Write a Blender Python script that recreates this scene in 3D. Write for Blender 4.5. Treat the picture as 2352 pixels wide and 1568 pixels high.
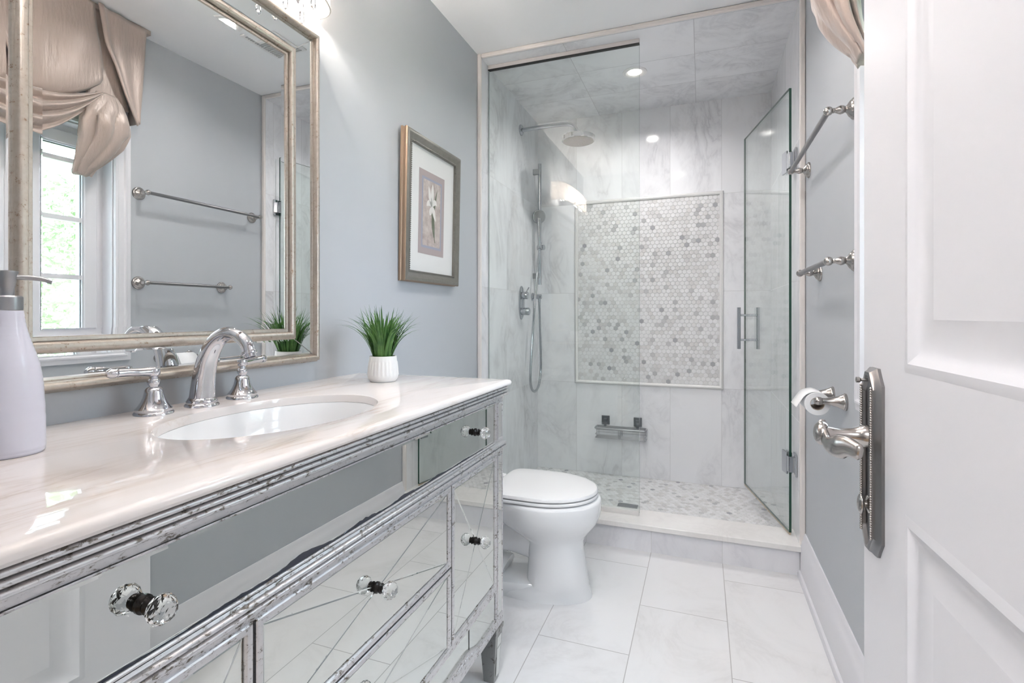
import bpy, bmesh, math, random
from mathutils import Vector, Matrix
random.seed(7)
PI = math.pi
S = bpy.context.scene
for o in list(bpy.data.objects):
    bpy.data.objects.remove(o)
COL = S.collection

# ------------------------------------------------------------------ camera
CAM = Vector((1.09, 0.0, 1.094)); YAW = .3543; FPX = 1179.7
cd = bpy.data.cameras.new('camera'); cam = bpy.data.objects.new('camera', cd); COL.objects.link(cam)
cam.location = CAM; cam.rotation_euler = (PI/2, 0, YAW)
cd.sensor_fit = 'HORIZONTAL'; cd.sensor_width = 36.0; cd.lens = 36.0*FPX/2352
cd.shift_y = -(784-722.7)/2352; cd.clip_start = .01; cd.clip_end = 200
S.camera = cam
# ------------------------------------------------------------------ world and exposure
w = bpy.data.worlds.new('world'); S.world = w; w.use_nodes = True
wn = w.node_tree.nodes; bg = wn['Background']
bg.inputs[0].default_value = (.73, .86, 1.0, 1); bg.inputs[1].default_value = 7.0
S.view_settings.view_transform = 'Standard'; S.view_settings.look = 'None'
S.view_settings.gamma = 1.0; S.view_settings.exposure = .93
S.cycles.use_denoising = True
S.cycles.max_bounces = 12; S.cycles.diffuse_bounces = 4; S.cycles.glossy_bounces = 7
S.cycles.transmission_bounces = 8; S.cycles.transparent_max_bounces = 16
S.cycles.sample_clamp_indirect = 20.0; S.cycles.blur_glossy = .5

def area(name, loc, rot, sx, sy, power, col, portal=False, shape='RECTANGLE', spread=None):
    l = bpy.data.lights.new(name, 'AREA'); l.shape = shape; l.size = sx; l.size_y = sy
    l.energy = power; l.color = col
    if spread: l.spread = spread
    o = bpy.data.objects.new(name, l); COL.objects.link(o); o.location = loc; o.rotation_euler = rot
    if portal: l.cycles.is_portal = True
    return o
# daylight coming through the window opening (sampling portal only) and the lamps' own light, plus an added fill from the hall
area('window_daylight', (1.66, 1.145, 1.415), (0, PI/2, 0), 1.0, .88, 1, (1, 1, 1), portal=True)
def downlight_light(x, y, z, power, col=(1, .97, .955)):
    area('downlight_beam', (x, y, z), (0, 0, 0), .07, .07, power, col, shape='DISK', spread=PI*.85)
downlight_light(.90, 1.70, 2.425, 2.5); downlight_light(.80, .55, 2.425, 2.5)
downlight_light(.745, 2.868, 2.405, 3.9)
area('hall_fill_light', (.9, -1.5, 2.40), (0, 0, 0), .9, .9, 26, (.84, .92, 1.0), shape='DISK')  # added fill light through the doorway behind the camera

# ------------------------------------------------------------------ node helpers / materials
class NT:
    def __init__(s, name):
        s.m = bpy.data.materials.new(name); s.m.use_nodes = True; s.t = s.m.node_tree
        s.b = s.t.nodes['Principled BSDF']; s.out = s.t.nodes['Material Output']
    def n(s, typ, **kw):
        x = s.t.nodes.new('ShaderNode'+typ)
        for k, v in kw.items(): setattr(x, k, v)
        return x
    def l(s, a, b): s.t.links.new(a, b)
    def math(s, op, a, b=None):
        x = s.n('Math', operation=op)
        for i, v in enumerate((a, b)):
            if v is None: continue
            if isinstance(v, (int, float)): x.inputs[i].default_value = v
            else: s.l(v, x.inputs[i])
        return x.outputs[0]
    def mix(s, f, a, b):
        x = s.n('Mix', data_type='RGBA')
        for i, v in ((0, f), (6, a), (7, b)):
            if isinstance(v, (int, float)): x.inputs[i].default_value = v
            elif isinstance(v, tuple): x.inputs[i].default_value = (*v[:3], 1)
            else: s.l(v, x.inputs[i])
        return x.outputs[2]
    def ramp(s, f, stops):
        x = s.n('ValToRGB'); e = x.color_ramp.elements
        while len(e) < len(stops): e.new(.5)
        for i, (p, c) in enumerate(stops): e[i].position = p; e[i].color = (*c, 1)
        s.l(f, x.inputs[0]); return x.outputs[0]
    def noise(s, vec, scale, detail=4, rough=.55, dist=0.):
        x = s.n('TexNoise'); x.inputs['Scale'].default_value = scale; x.inputs['Detail'].default_value = detail
        x.inputs['Roughness'].default_value = rough; x.inputs['Distortion'].default_value = dist
        if vec is not None: s.l(vec, x.inputs['Vector'])
        return x.outputs['Fac']
    def obj(s): return s.n('TexCoord').outputs['Object']
    def scale(s, vec, v):
        x = s.n('Mapping'); x.inputs['Scale'].default_value = v; s.l(vec, x.inputs['Vector']); return x.outputs[0]
    def bump(s, h, strength, dist=.01):
        x = s.n('Bump'); x.inputs['Strength'].default_value = strength; x.inputs['Distance'].default_value = dist
        s.l(h, x.inputs['Height']); s.l(x.outputs[0], s.b.inputs['Normal'])

def pm(name, col, rough=.5, metal=0., spec=None, **kw):
    t = NT(name); b = t.b
    b.inputs['Base Color'].default_value = (*col, 1); b.inputs['Roughness'].default_value = rough
    b.inputs['Metallic'].default_value = metal
    if spec is not None: b.inputs['Specular IOR Level'].default_value = spec
    for k, v in kw.items(): b.inputs[k].default_value = v
    return t.m
def painted(name, col, rough, bscale=220, bstr=.06):
    t = NT(name); c = t.obj(); nz = t.noise(c, 3.0, 3)
    a = tuple(x*.975 for x in col)
    t.l(t.mix(nz, a, col), t.b.inputs['Base Color']); t.b.inputs['Roughness'].default_value = rough
    t.bump(t.noise(c, bscale, 2), bstr, .002); return t.m
def marble_nodes(t, vec, base, vein, warm, scale=2.2, amount=.6):
    """soft cloudy marble with thin diagonal veins"""
    v = t.scale(vec, (1., 1., .55))
    n1 = t.noise(v, scale, 6, .6, 1.2)
    n2 = t.noise(v, scale*1.9, 8, .62, 2.2)
    th = t.math('ABSOLUTE', t.math('SUBTRACT', n2, .5))
    th = t.ramp(th, [(0., (1, 1, 1)), (.045, (.35, .35, .35)), (.13, (0, 0, 0))])
    cl = t.ramp(n1, [(.42, (0, 0, 0)), (.72, (1, 1, 1))])
    c = t.mix(t.math('MULTIPLY', cl, amount), base, warm)
    return t.mix(t.math('MULTIPLY', t.math('MULTIPLY', th, cl), amount), c, vein)
def tiled(name, ia, ib, sa, sb, oa, ob, stag, base, vein, warm, grout, rough=.09, g=.0026, amount=.68, tone=.07, scale=2.2):
    t = NT(name); c = t.obj(); sp = t.n('SeparateXYZ'); t.l(c, sp.inputs[0])
    a = t.math('DIVIDE', t.math('SUBTRACT', sp.outputs[ia], oa), sa); row = t.math('FLOOR', a)
    b = t.math('DIVIDE', t.math('SUBTRACT', sp.outputs[ib], ob), sb)
    if stag: b = t.math('ADD', b, t.math('MULTIPLY', t.math('PINGPONG', row, 1.), stag))
    cb = t.math('FLOOR', b)
    fa = t.math('FRACT', a); fb = t.math('FRACT', b)
    da = t.math('MULTIPLY', t.math('MINIMUM', fa, t.math('SUBTRACT', 1., fa)), sa)
    db = t.math('MULTIPLY', t.math('MINIMUM', fb, t.math('SUBTRACT', 1., fb)), sb)
    d = t.math('MINIMUM', da, db); mask = t.math('LESS_THAN', d, g/2)
    cv = t.n('CombineXYZ'); t.l(row, cv.inputs[0]); t.l(cb, cv.inputs[1])
    wn_ = t.n('TexWhiteNoise', noise_dimensions='3D'); t.l(cv.outputs[0], wn_.inputs['Vector'])
    sc = t.n('VectorMath', operation='SCALE'); t.l(wn_.outputs['Color'], sc.inputs[0]); sc.inputs['Scale'].default_value = 7.
    ad = t.n('VectorMath', operation='ADD'); t.l(sc.outputs[0], ad.inputs[0]); t.l(c, ad.inputs[1])
    col = marble_nodes(t, ad.outputs[0], base, vein, warm, scale, amount)
    hs = t.n('HueSaturation'); t.l(col, hs.inputs['Color'])
    t.l(t.math('ADD', t.math('MULTIPLY', wn_.outputs['Value'], tone), 1-tone/2), hs.inputs['Value'])
    t.l(t.mix(mask, hs.outputs[0], grout), t.b.inputs['Base Color'])
    t.l(t.math('ADD', t.math('MULTIPLY', mask, .5), rough), t.b.inputs['Roughness']); t.b.inputs['Specular IOR Level'].default_value = .25
    t.bump(t.math('SUBTRACT', 1., mask), .25, .0015)
    return t.m

M = {}
M['wall'] = painted('blue grey wall paint', (.485, .51, .54), .55)
M['hallwall'] = painted('hall wall paint', (.70, .69, .67), .6)
M['ceil'] = painted('white ceiling paint', (.90, .905, .92), .7)
M['trim'] = painted('white semi gloss paint', (.75, .75, .785), .45, 60, .02)
MB_, MV, MW = (.83, .835, .86), (.46, .46, .49), (.70, .70, .72)
GR = (.62, .62, .63)
M['tile_back'] = tiled('marble wall tile', 0, 2, .303, .6, .294, .04, 0, MB_, MV, MW, GR)
M['tile_side'] = tiled('marble side tile', 1, 2, .303, .6, 3.41, .04, 0, MB_, MV, MW, GR)
M['tile_top'] = tiled('marble shower ceiling tile', 0, 1, .603, .325, .452, 2.77, 0, MB_, MV, MW, (.46, .46, .48))
M['tile_curb'] = tiled('marble curb tile', 0, 2, .303, .6, .265, -.2, 0, (.78, .78, .81), (.55, .55, .60), (.70, .69, .72), GR)
M['slab'] = tiled('marble curb cap', 0, 1, 5, 5, -1, -1, 0, (.80, .785, .77), (.66, .64, .63), (.77, .75, .74), GR)
M['floor'] = tiled('marble floor tile', 0, 1, .305, .61, .26, 1.985, .5, (.775, .775, .785), (.56, .55, .55), (.71, .70, .695), (.42, .41, .41), .10, .0028, .45, .03, 1.6)
def counter_mat():
    t = NT('cream veined marble'); c = t.obj()
    v = t.scale(c, (3.4, .55, 3.))
    n1 = t.noise(v, 2.0, 7, .62, 1.6); n2 = t.noise(v, 3.1, 8, .6, 2.4); n3 = t.noise(c, 5, 4)
    th = t.ramp(t.math('ABSOLUTE', t.math('SUBTRACT', n2, .5)), [(0, (1, 1, 1)), (.03, (.3, .3, .3)), (.09, (0, 0, 0))])
    ms = t.ramp(n1, [(.46, (0, 0, 0)), (.68, (1, 1, 1))])
    col = t.mix(t.math('MULTIPLY', ms, .5), (.775, .735, .72), (.68, .61, .57))
    col = t.mix(t.math('MULTIPLY', t.math('MULTIPLY', th, ms), .8), col, (.56, .46, .39))
    t.l(col, t.b.inputs['Base Color']); t.b.inputs['Roughness'].default_value = .035
    return t.m
M['counter'] = counter_mat()
def hex_mat(name):
    t = NT(name); at = t.n('Attribute', attribute_name='tone'); c = t.obj()
    col = t.ramp(at.outputs['Fac'], [(0., (.80, .80, .81)), (.38, (.73, .73, .735)), (.60, (.66, .65, .645)), (.80, (.58, .58, .59)), (.93, (.45, .45, .47)), (1., (.34, .34, .37))])
    nz = t.noise(t.scale(c, (1, 1, 1)), 60, 4, .6, 1.)
    col = t.mix(t.math('MULTIPLY', t.ramp(nz, [(.45, (0, 0, 0)), (.7, (1, 1, 1))]), .25), col, (.5, .5, .52))
    t.l(col, t.b.inputs['Base Color']); t.b.inputs['Roughness'].default_value = .25; return t.m
M['hex'] = hex_mat('marble mosaic'); M['grout'] = pm('mosaic grout', (.66, .655, .65), .8)
def silver_mat(name, a, b_, spots, sc, brown, scale, metal=.85):
    t = NT(name); c = t.obj(); v = t.scale(c, sc)
    n1 = t.noise(v, scale, 8, .72, .6); n2 = t.noise(v, scale*.25, 3)
    f = t.ramp(t.math('ADD', n1, t.math('MULTIPLY', t.math('SUBTRACT', n2, .5), .5)), [(spots, (0, 0, 0)), (spots+.10, (1, 1, 1))])
    base = t.mix(t.noise(v, scale*.5, 4), a, b_)
    t.l(t.mix(f, base, brown), t.b.inputs['Base Color'])
    t.l(t.math('SUBTRACT', metal, t.math('MULTIPLY', f, metal*.8)), t.b.inputs['Metallic'])
    t.l(t.math('ADD', .33, t.math('MULTIPLY', f, .4)), t.b.inputs['Roughness'])
    t.bump(n1, .25, .002); return t.m
M['leaf_silver'] = silver_mat('distressed silver leaf', (.74, .73, .745), (.58, .575, .58), .565, (9, 4., 9), (.17, .145, .12), 24)
M['leaf_dark'] = silver_mat('dark antique silver leaf', (.42, .42, .41), (.30, .30, .29), .56, (4, 4, 3), (.10, .085, .07), 8)
M['leaf_champ'] = silver_mat('champagne silver leaf', (.60, .555, .505), (.43, .36, .295), .60, (5, 5, 5), (.30, .20, .13), 40)
M['pewter'] = silver_mat('dark pewter frame', (.25, .235, .21), (.17, .16, .14), .66, (6, 6, 6), (.10, .085, .065), 20, .3)
M['bronze_lip'] = pm('bronze frame edge', (.33, .235, .165), .42, .6)
M['mirror'] = pm('mirror glass', (.86, .885, .885), 0.0, 1.0)
M['mirror2'] = pm('antique mirror', (.68, .705, .685), 0.01, 1.0)
M['chrome'] = pm('polished chrome', (.66, .66, .69), .05, 1.0)
M['chrome_d'] = pm('grey chrome', (.46, .475, .50), .10, 1.0)
M['nickel'] = pm('brushed nickel', (.45, .42, .40), .22, 1.0)
M['nickel_d'] = pm('dark brushed nickel', (.25, .245, .25), .32, 1.0)
M['steel'] = pm('dull stainless steel', (.40, .405, .42), .35, 1.0)
M['bronze'] = pm('dark bronze', (.02, .017, .016), .22, .6)
M['black'] = pm('dark gap', (.02, .02, .02), .6)
M['porcelain'] = pm('white porcelain', (.83, .835, .845), .07)
M['seat'] = pm('white toilet seat', (.85, .845, .85), .16)
M['ceramic'] = pm('lilac white ceramic', (.70, .70, .80), .16)
M['pot'] = pm('white stoneware', (.80, .785, .77), .55)
M['crystal'] = pm('crystal', (1, 1, 1), 0.0, 0., **{'Transmission Weight': 1.0, 'IOR': 1.55})
M['paper'] = pm('tissue paper', (.86, .86, .87), .95)
M['cardboard'] = pm('cardboard core', (.42, .36, .30), .9)
M['mat'] = painted('mat board', (.73, .73, .72), .9)
M['emit_warm'] = pm('lamp disc', (1, 1, 1), .5, **{'Emission Color': (1, .90, .76, 1), 'Emission Strength': 8.})
M['emit_fill'] = pm('hall fill disc', (1, 1, 1), .5, **{'Emission Color': (1, .95, .9, 1), 'Emission Strength': 6.})  # glowing disc of the added hall fill
M['bulb'] = pm('candle bulb', (1, 1, 1), .5, **{'Emission Color': (1, .90, .82, 1), 'Emission Strength': 440.})
M['whiteplastic'] = pm('white enamel', (.80, .79, .79), .4)
def thin_glass(name, tint, refl=1.0):
    t = NT(name); t.t.nodes.remove(t.b)
    tr = t.n('BsdfTransparent'); tr.inputs[0].default_value = (*tint, 1)
    gl = t.n('BsdfGlossy'); gl.inputs['Roughness'].default_value = 0.; gl.inputs[0].default_value = (1, 1, 1, 1)
    fw = t.n('LayerWeight'); f5 = t.math('POWER', fw.outputs['Facing'], 5.)
    fr = t.math('ADD', .04, t.math('MULTIPLY', f5, .90))
    mx = t.n('MixShader'); t.l(t.math('MULTIPLY', fr, refl), mx.inputs[0]); t.l(tr.outputs[0], mx.inputs[1]); t.l(gl.outputs[0], mx.inputs[2])
    t.l(mx.outputs[0], t.out.inputs['Surface']); return t.m
M['glass'] = thin_glass('clear shower glass', (.955, .975, .965))
M['pane'] = thin_glass('window glass', (.98, .99, .985))
M['glass_edge'] = pm('green glass edge', (.012, .055, .035), .12)
M['clear_edge'] = pm('pale glass edge', (.35, .42, .40), .2)
def cloth_mat():
    t = NT('taupe satin'); c = t.obj()
    t.b.inputs['Base Color'].default_value = (.42, .345, .305, 1); t.b.inputs['Roughness'].default_value = .42
    t.b.inputs['Sheen Weight'].default_value = .35; t.b.inputs['Metallic'].default_value = .15
    t.bump(t.noise(t.scale(c, (6, 6, 1)), 14, 4), .25, .01); return t.m
M['satin'] = cloth_mat()
def shade_mat():
    t = NT('pleated white shade'); c = t.obj(); sp = t.n('SeparateXYZ'); t.l(c, sp.inputs[0])
    wv = t.math('SINE', t.math('MULTIPLY', sp.outputs[1], 700.))
    t.l(t.mix(t.math('ADD', t.math('MULTIPLY', wv, .5), .5), (.80, .74, .69), (.95, .92, .89)), t.b.inputs['Base Color'])
    t.b.inputs['Roughness'].default_value = .8
    tl = t.n('BsdfTranslucent'); tl.inputs[0].default_value = (.95, .84, .76, 1)
    mx = t.n('MixShader'); mx.inputs[0].default_value = .75; t.l(t.b.outputs[0], mx.inputs[1]); t.l(tl.outputs[0], mx.inputs[2])
    t.l(mx.outputs[0], t.out.inputs['Surface']); return t.m
M['shade'] = shade_mat()
def leaf_mat(name, a, b_, trans=.3):
    t = NT(name); c = t.obj(); nz = t.noise(c, 22, 3)
    col = t.mix(t.ramp(nz, [(.35, (0, 0, 0)), (.65, (1, 1, 1))]), a, b_); t.l(col, t.b.inputs['Base Color'])
    t.b.inputs['Roughness'].default_value = .45
    tl = t.n('BsdfTranslucent'); t.l(col, tl.inputs[0])
    mx = t.n('MixShader'); mx.inputs[0].default_value = trans; t.l(t.b.outputs[0], mx.inputs[1]); t.l(tl.outputs[0], mx.inputs[2])
    t.l(mx.outputs[0], t.out.inputs['Surface']); return t.m
M['grass'] = leaf_mat('artificial grass blade', (.035, .12, .028), (.12, .27, .06), .25)
M['treeleaf'] = leaf_mat('tree leaf', (.22, .31, .15), (.38, .46, .26), .5)
M['bark'] = pm('bark', (.16, .12, .09), .9)
M['lawn'] = leaf_mat('lawn', (.16, .26, .08), (.22, .34, .12), .0)
def print_mat():
    t = NT('faded botanical print'); c = t.obj(); nz = t.noise(t.scale(c, (1, 9, 9)), 2.4, 6, .65)
    t.l(t.ramp(nz, [(.3, (.33, .27, .25)), (.5, (.47, .41, .38)), (.7, (.60, .55, .51))]), t.b.inputs['Base Color'])
    t.b.inputs['Roughness'].default_value = .7; return t.m
M['print'] = print_mat()
M['print_band'] = pm('mauve print border', (.40, .34, .335), .7); M['print_blue'] = pm('grey blue print line', (.33, .34, .42), .7)
M['petal'] = pm('white petal ink', (.72, .70, .67), .7); M['stem_ink'] = pm('grey green ink', (.15, .17, .12), .7)

# ------------------------------------------------------------------ mesh helpers
class MB:
    def __init__(s): s.v = []; s.f = []; s.mi = []; s.tone = None
    def add(s, vs, fs, mi=0):
        o = len(s.v); s.v += [tuple(v) for v in vs]; s.f += [tuple(i+o for i in f) for f in fs]; s.mi += [mi]*len(fs); return s
    def box(s, a, b, mi=0):
        x0, y0, z0 = a; x1, y1, z1 = b
        x0, x1 = min(x0, x1), max(x0, x1); y0, y1 = min(y0, y1), max(y0, y1); z0, z1 = min(z0, z1), max(z0, z1)
        vs = [(x, y, z) for z in (z0, z1) for y in (y0, y1) for x in (x0, x1)]
        return s.add(vs, [(0, 2, 3, 1), (4, 5, 7, 6), (0, 1, 5, 4), (1, 3, 7, 5), (3, 2, 6, 7), (2, 0, 4, 6)], mi)
    def loft(s, rings, cap0=True, cap1=True, closed=True, mi=0):
        n = len(rings[0]); vs = [p for r in rings for p in r]; fs = []
        for k in range(len(rings)-1):
            for i in range(n if closed else n-1):
                j = (i+1) % n
                fs.append((k*n+i, k*n+j, (k+1)*n+j, (k+1)*n+i))
        if cap0: fs.append(tuple(range(n-1, -1, -1)))
        if cap1: fs.append(tuple((len(rings)-1)*n+i for i in range(n)))
        return s.add(vs, fs, mi)
    def lathe(s, prof, c, axis=(0, 0, 1), seg=32, mi=0, caps=True):
        """prof: (radius, height) list along axis from c"""
        ax = Vector(axis).normalized(); q = Vector((0, 0, 1)).rotation_difference(ax).to_matrix(); c = Vector(c)
        rings = [[tuple(c + q @ Vector((max(r, 1e-5)*math.cos(2*PI*i/seg), max(r, 1e-5)*math.sin(2*PI*i/seg), h))) for i in range(seg)] for r, h in prof]
        return s.loft(rings, caps, caps, True, mi)
    def tube(s, pts, rad, seg=14, mi=0, sx=1.0, up=None):
        pts = [Vector(p) for p in pts]; n = len(pts)
        rad = rad if isinstance(rad, (list, tuple)) else [rad]*n
        rings = []; prev = None
        for i, p in enumerate(pts):
            t = (pts[min(i+1, n-1)]-pts[max(i-1, 0)]).normalized()
            if prev is None:
                a = Vector(up) if up else (Vector((0, 0, 1)) if abs(t.z) < .9 else Vector((1, 0, 0)))
            else: a = prev
            u = (a - t*a.dot(t)).normalized(); prev = u; v_ = t.cross(u)
            rings.append([tuple(p + (u*math.cos(2*PI*k/seg)*rad[i] + v_*math.sin(2*PI*k/seg)*rad[i]*sx)) for k in range(seg)])
        return s.loft(rings, True, True, True, mi)
    def prism(s, poly, axis, a, b, mi=0):
        """poly: list of 2D points in the two other axes (in xyz order); extruded along axis from a to b"""
        def P(p, h):
            q = [0, 0, 0]; k = [i for i in range(3) if i != axis]; q[k[0]], q[k[1]] = p; q[axis] = h; return tuple(q)
        return s.loft([[P(p, a) for p in poly], [P(p, b) for p in poly]], True, True, True, mi)
    def sphere(s, c, r, seg=12, rings=8, mi=0, sc=(1, 1, 1)):
        R = []
        for k in range(rings+1):
            th = PI*k/rings; rr = max(math.sin(th), 1e-4)*r
            R.append([(c[0]+rr*math.cos(2*PI*i/seg)*sc[0], c[1]+rr*math.sin(2*PI*i/seg)*sc[1], c[2]-r*math.cos(th)*sc[2]) for i in range(seg)])
        return s.loft(R, False, False, True, mi)
    def ring(s, y0, y1, z0, z1, prof, mapf, mi=0):
        """picture-frame moulding: prof = (inset, depth) open line, mitred round the rectangle"""
        rings = []
        for i, d in prof:
            rings.append([mapf(d, y0+i, z0+i), mapf(d, y1-i, z0+i), mapf(d, y1-i, z1-i), mapf(d, y0+i, z1-i)])
        return s.loft(rings, False, False, True, mi)
def spline(pts, n=8):
    pts = [Vector(p) for p in pts]; out = []
    P = [pts[0]*2-pts[1]] + pts + [pts[-1]*2-pts[-2]]
    for i in range(1, len(P)-2):
        for k in range(n):
            t = k/n
            out.append(.5*((2*P[i]) + (P[i+1]-P[i-1])*t + (2*P[i-1]-5*P[i]+4*P[i+1]-P[i+2])*t*t + (3*P[i]-P[i-1]-3*P[i+1]+P[i+2])*t**3))
    out.append(pts[-1]); return out

def build(name, mb, mats, parent=None, smooth=None, bevel=0, sub=0, solid=0, bseg=2):
    me = bpy.data.meshes.new(name); me.from_pydata(mb.v, [], mb.f); 
    bm = bmesh.new(); bm.from_mesh(me); bmesh.ops.recalc_face_normals(bm, faces=bm.faces); bm.to_mesh(me); bm.free()
    mats = mats if isinstance(mats, (list, tuple)) else [mats]
    for m in mats: me.materials.append(M[m] if isinstance(m, str) else m)
    me.polygons.foreach_set('material_index', mb.mi)
    o = bpy.data.objects.new(name, me); COL.objects.link(o)
    if smooth:
        me.polygons.foreach_set('use_smooth', [True]*len(me.polygons))
        me.set_sharp_from_angle(angle=math.radians(smooth))
    if parent is not None:
        o.parent = parent; o.matrix_parent_inverse = wmat(parent).inverted()
    if bevel:
        m = o.modifiers.new('Bevel', 'BEVEL'); m.width = bevel; m.segments = bseg; m.limit_method = 'ANGLE'; m.angle_limit = math.radians(35)
        me.polygons.foreach_set('use_smooth', [True]*len(me.polygons))
        try: m.harden_normals = True
        except Exception: pass
    if solid:
        m = o.modifiers.new('Solid', 'SOLIDIFY'); m.thickness = solid; m.offset = 0
    if sub:
        m = o.modifiers.new('Sub', 'SUBSURF'); m.levels = sub; m.render_levels = sub
    return o
def wmat(o):
    m = Matrix.Translation(o.location)
    return m if o.parent is None else wmat(o.parent) @ o.matrix_parent_inverse @ m
def tag(o, label, cat, group=None, kind=None):
    o['label'] = label; o['category'] = cat
    if group: o['group'] = group
    if kind: o['kind'] = kind
    return o
def thing(name, label, cat, loc=(0, 0, 0), group=None):
    o = bpy.data.objects.new(name, None); COL.objects.link(o); o.location = loc; o.empty_display_size = .05
    return tag(o, label, cat, group)
def struct(name, mb, mats, parent=None, label=None, **kw):
    o = build(name, mb, mats, parent, **kw)
    if parent is None: o['kind'] = 'structure'
    if label: o['label'] = label
    return o
def dup(root, delta, label=None):
    r = root.copy(); COL.objects.link(r); r.location = root.location + Vector(delta)
    if label: r['label'] = label
    for ch in list(root.children):
        c = ch.copy(); COL.objects.link(c); c.parent = r; c.matrix_parent_inverse = ch.matrix_parent_inverse.copy()
        for g in list(ch.children):
            d = g.copy(); COL.objects.link(d); d.parent = c; d.matrix_parent_inverse = g.matrix_parent_inverse.copy()
    return r

# ================================================================== the room shell
WX = 1.495; CEIL = 2.44; YB = 3.41; TX0, TX1 = .02, 1.475; TZ = 2.42; YF = .10
struct('floor', MB().box((-.1, -.05, -.08), (1.62, 2.5, 0)), 'floor', label='white marble tiles laid in a running bond')
struct('ceiling', MB().box((-.1, -.05, CEIL), (1.62, 3.6, CEIL+.1)), 'ceil')
struct('wall_left', MB().box((-.12, -.05, 0), (0, 3.6, CEIL)), 'wall')
OY0, OY1, OZ0, OZ1 = .705, 1.574, .911, 1.92
mb = MB()
mb.box((WX, -.05, 0), (1.66, OY0, CEIL)).box((WX, OY1, 0), (1.66, 3.6, CEIL))
mb.box((WX, OY0, 0), (1.66, OY1, OZ0)).box((WX, OY0, OZ1), (1.66, OY1, CEIL))
struct('wall_right', mb, 'wall')
struct('wall_back', MB().box((-.12, YB+.02, 0), (1.66, YB+.14, CEIL)), 'wall')
mb = MB(); mb.box((-.12, -.02, 0), (.62, YF, CEIL)).box((.62, -.02, 2.08), (1.43, YF, CEIL)).box((1.43, -.02, 0), (WX, YF, CEIL))
struct('wall_front', mb, 'wall')
# hall behind the doorway
struct('hall_floor', MB().box((-1.2, -3.2, -.08), (3.0, -.05, 0)), pm('hall oak floor', (.36, .25, .16), .35))['kind'] = 'structure'
struct('hall_ceiling', MB().box((-1.2, -3.2, CEIL), (3.0, -.05, CEIL+.1)), 'ceil')
mb = MB(); mb.box((-1.3, -3.2, 0), (-1.2, -.05, CEIL)).box((3.0, -3.2, 0), (3.1, -.05, CEIL)).box((-1.3, -3.3, 0), (3.1, -3.2, CEIL))
mb.box((-1.3, -.05, 0), (-.12, -.021, CEIL)).box((1.66, -.05, 0), (3.1, -.021, CEIL))
struct('hall_wall', mb, 'hallwall')
t = thing('fill_lamp', 'added round white fill lamp, unseen on the hall ceiling behind the doorway', 'fill lamp', (.9, -1.5, CEIL))  # invented fixture, out of view, put in to brighten the bathroom through the doorway
build('fill_lamp_ring', MB().lathe([(.47, 0), (.47, -.03), (.45, -.035), (.45, 0)], (.9, -1.5, CEIL), seg=40), 'whiteplastic', t)
build('diffuser', MB().lathe([(.45, -.005), (.45, -.028), (.40, -.034), (.0, -.036)], (.9, -1.5, CEIL), seg=40), 'emit_fill', t, smooth=40)

# shower lining
struct('wall_back.001', MB().box((TX0, YB, .0), (TX1, YB+.02, TZ)), 'tile_back', label='white marble tiles on the back wall of the shower')
struct('wall_left.001', MB().box((0, 2.44, .0), (TX0, YB+.02, TZ)), 'tile_side', label='white marble tiles on the left wall of the shower')
struct('wall_right.001', MB().box((TX1, 2.44, .0), (WX, YB+.02, TZ)), 'tile_side', label='white marble tiles on the right wall of the shower')
struct('ceiling.001', MB().box((0, 2.44, TZ), (WX, YB+.02, CEIL)), 'tile_top', label='marble tiles on the shower ceiling')
# bullnose edge round the shower opening
jt = pm('cream bullnose', (.76, .715, .69), .35)
mb = MB()
mb.box((0, 2.425, .13), (.022, 2.441, CEIL)); struct('trim_1', mb, jt, bevel=.006)
mb = MB(); mb.box((0.022, 2.425, TZ-.002), (1.473, 2.441, CEIL)); struct('trim_2', mb, jt, bevel=.006)
mb = MB(); mb.box((1.473, 2.425, .13), (WX, 2.441, CEIL)); struct('trim_3', mb, jt, bevel=.006)
# curb
struct('shower_curb', MB().box((0, 2.44, 0), (WX, 2.60, .105)), 'tile_curb')
struct('shower_curb.001', MB().box((TX0-.02, 2.418, .105), (1.488, 2.612, .13)), 'slab', label='smooth cream marble cap of the shower curb', bevel=.004)
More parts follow.
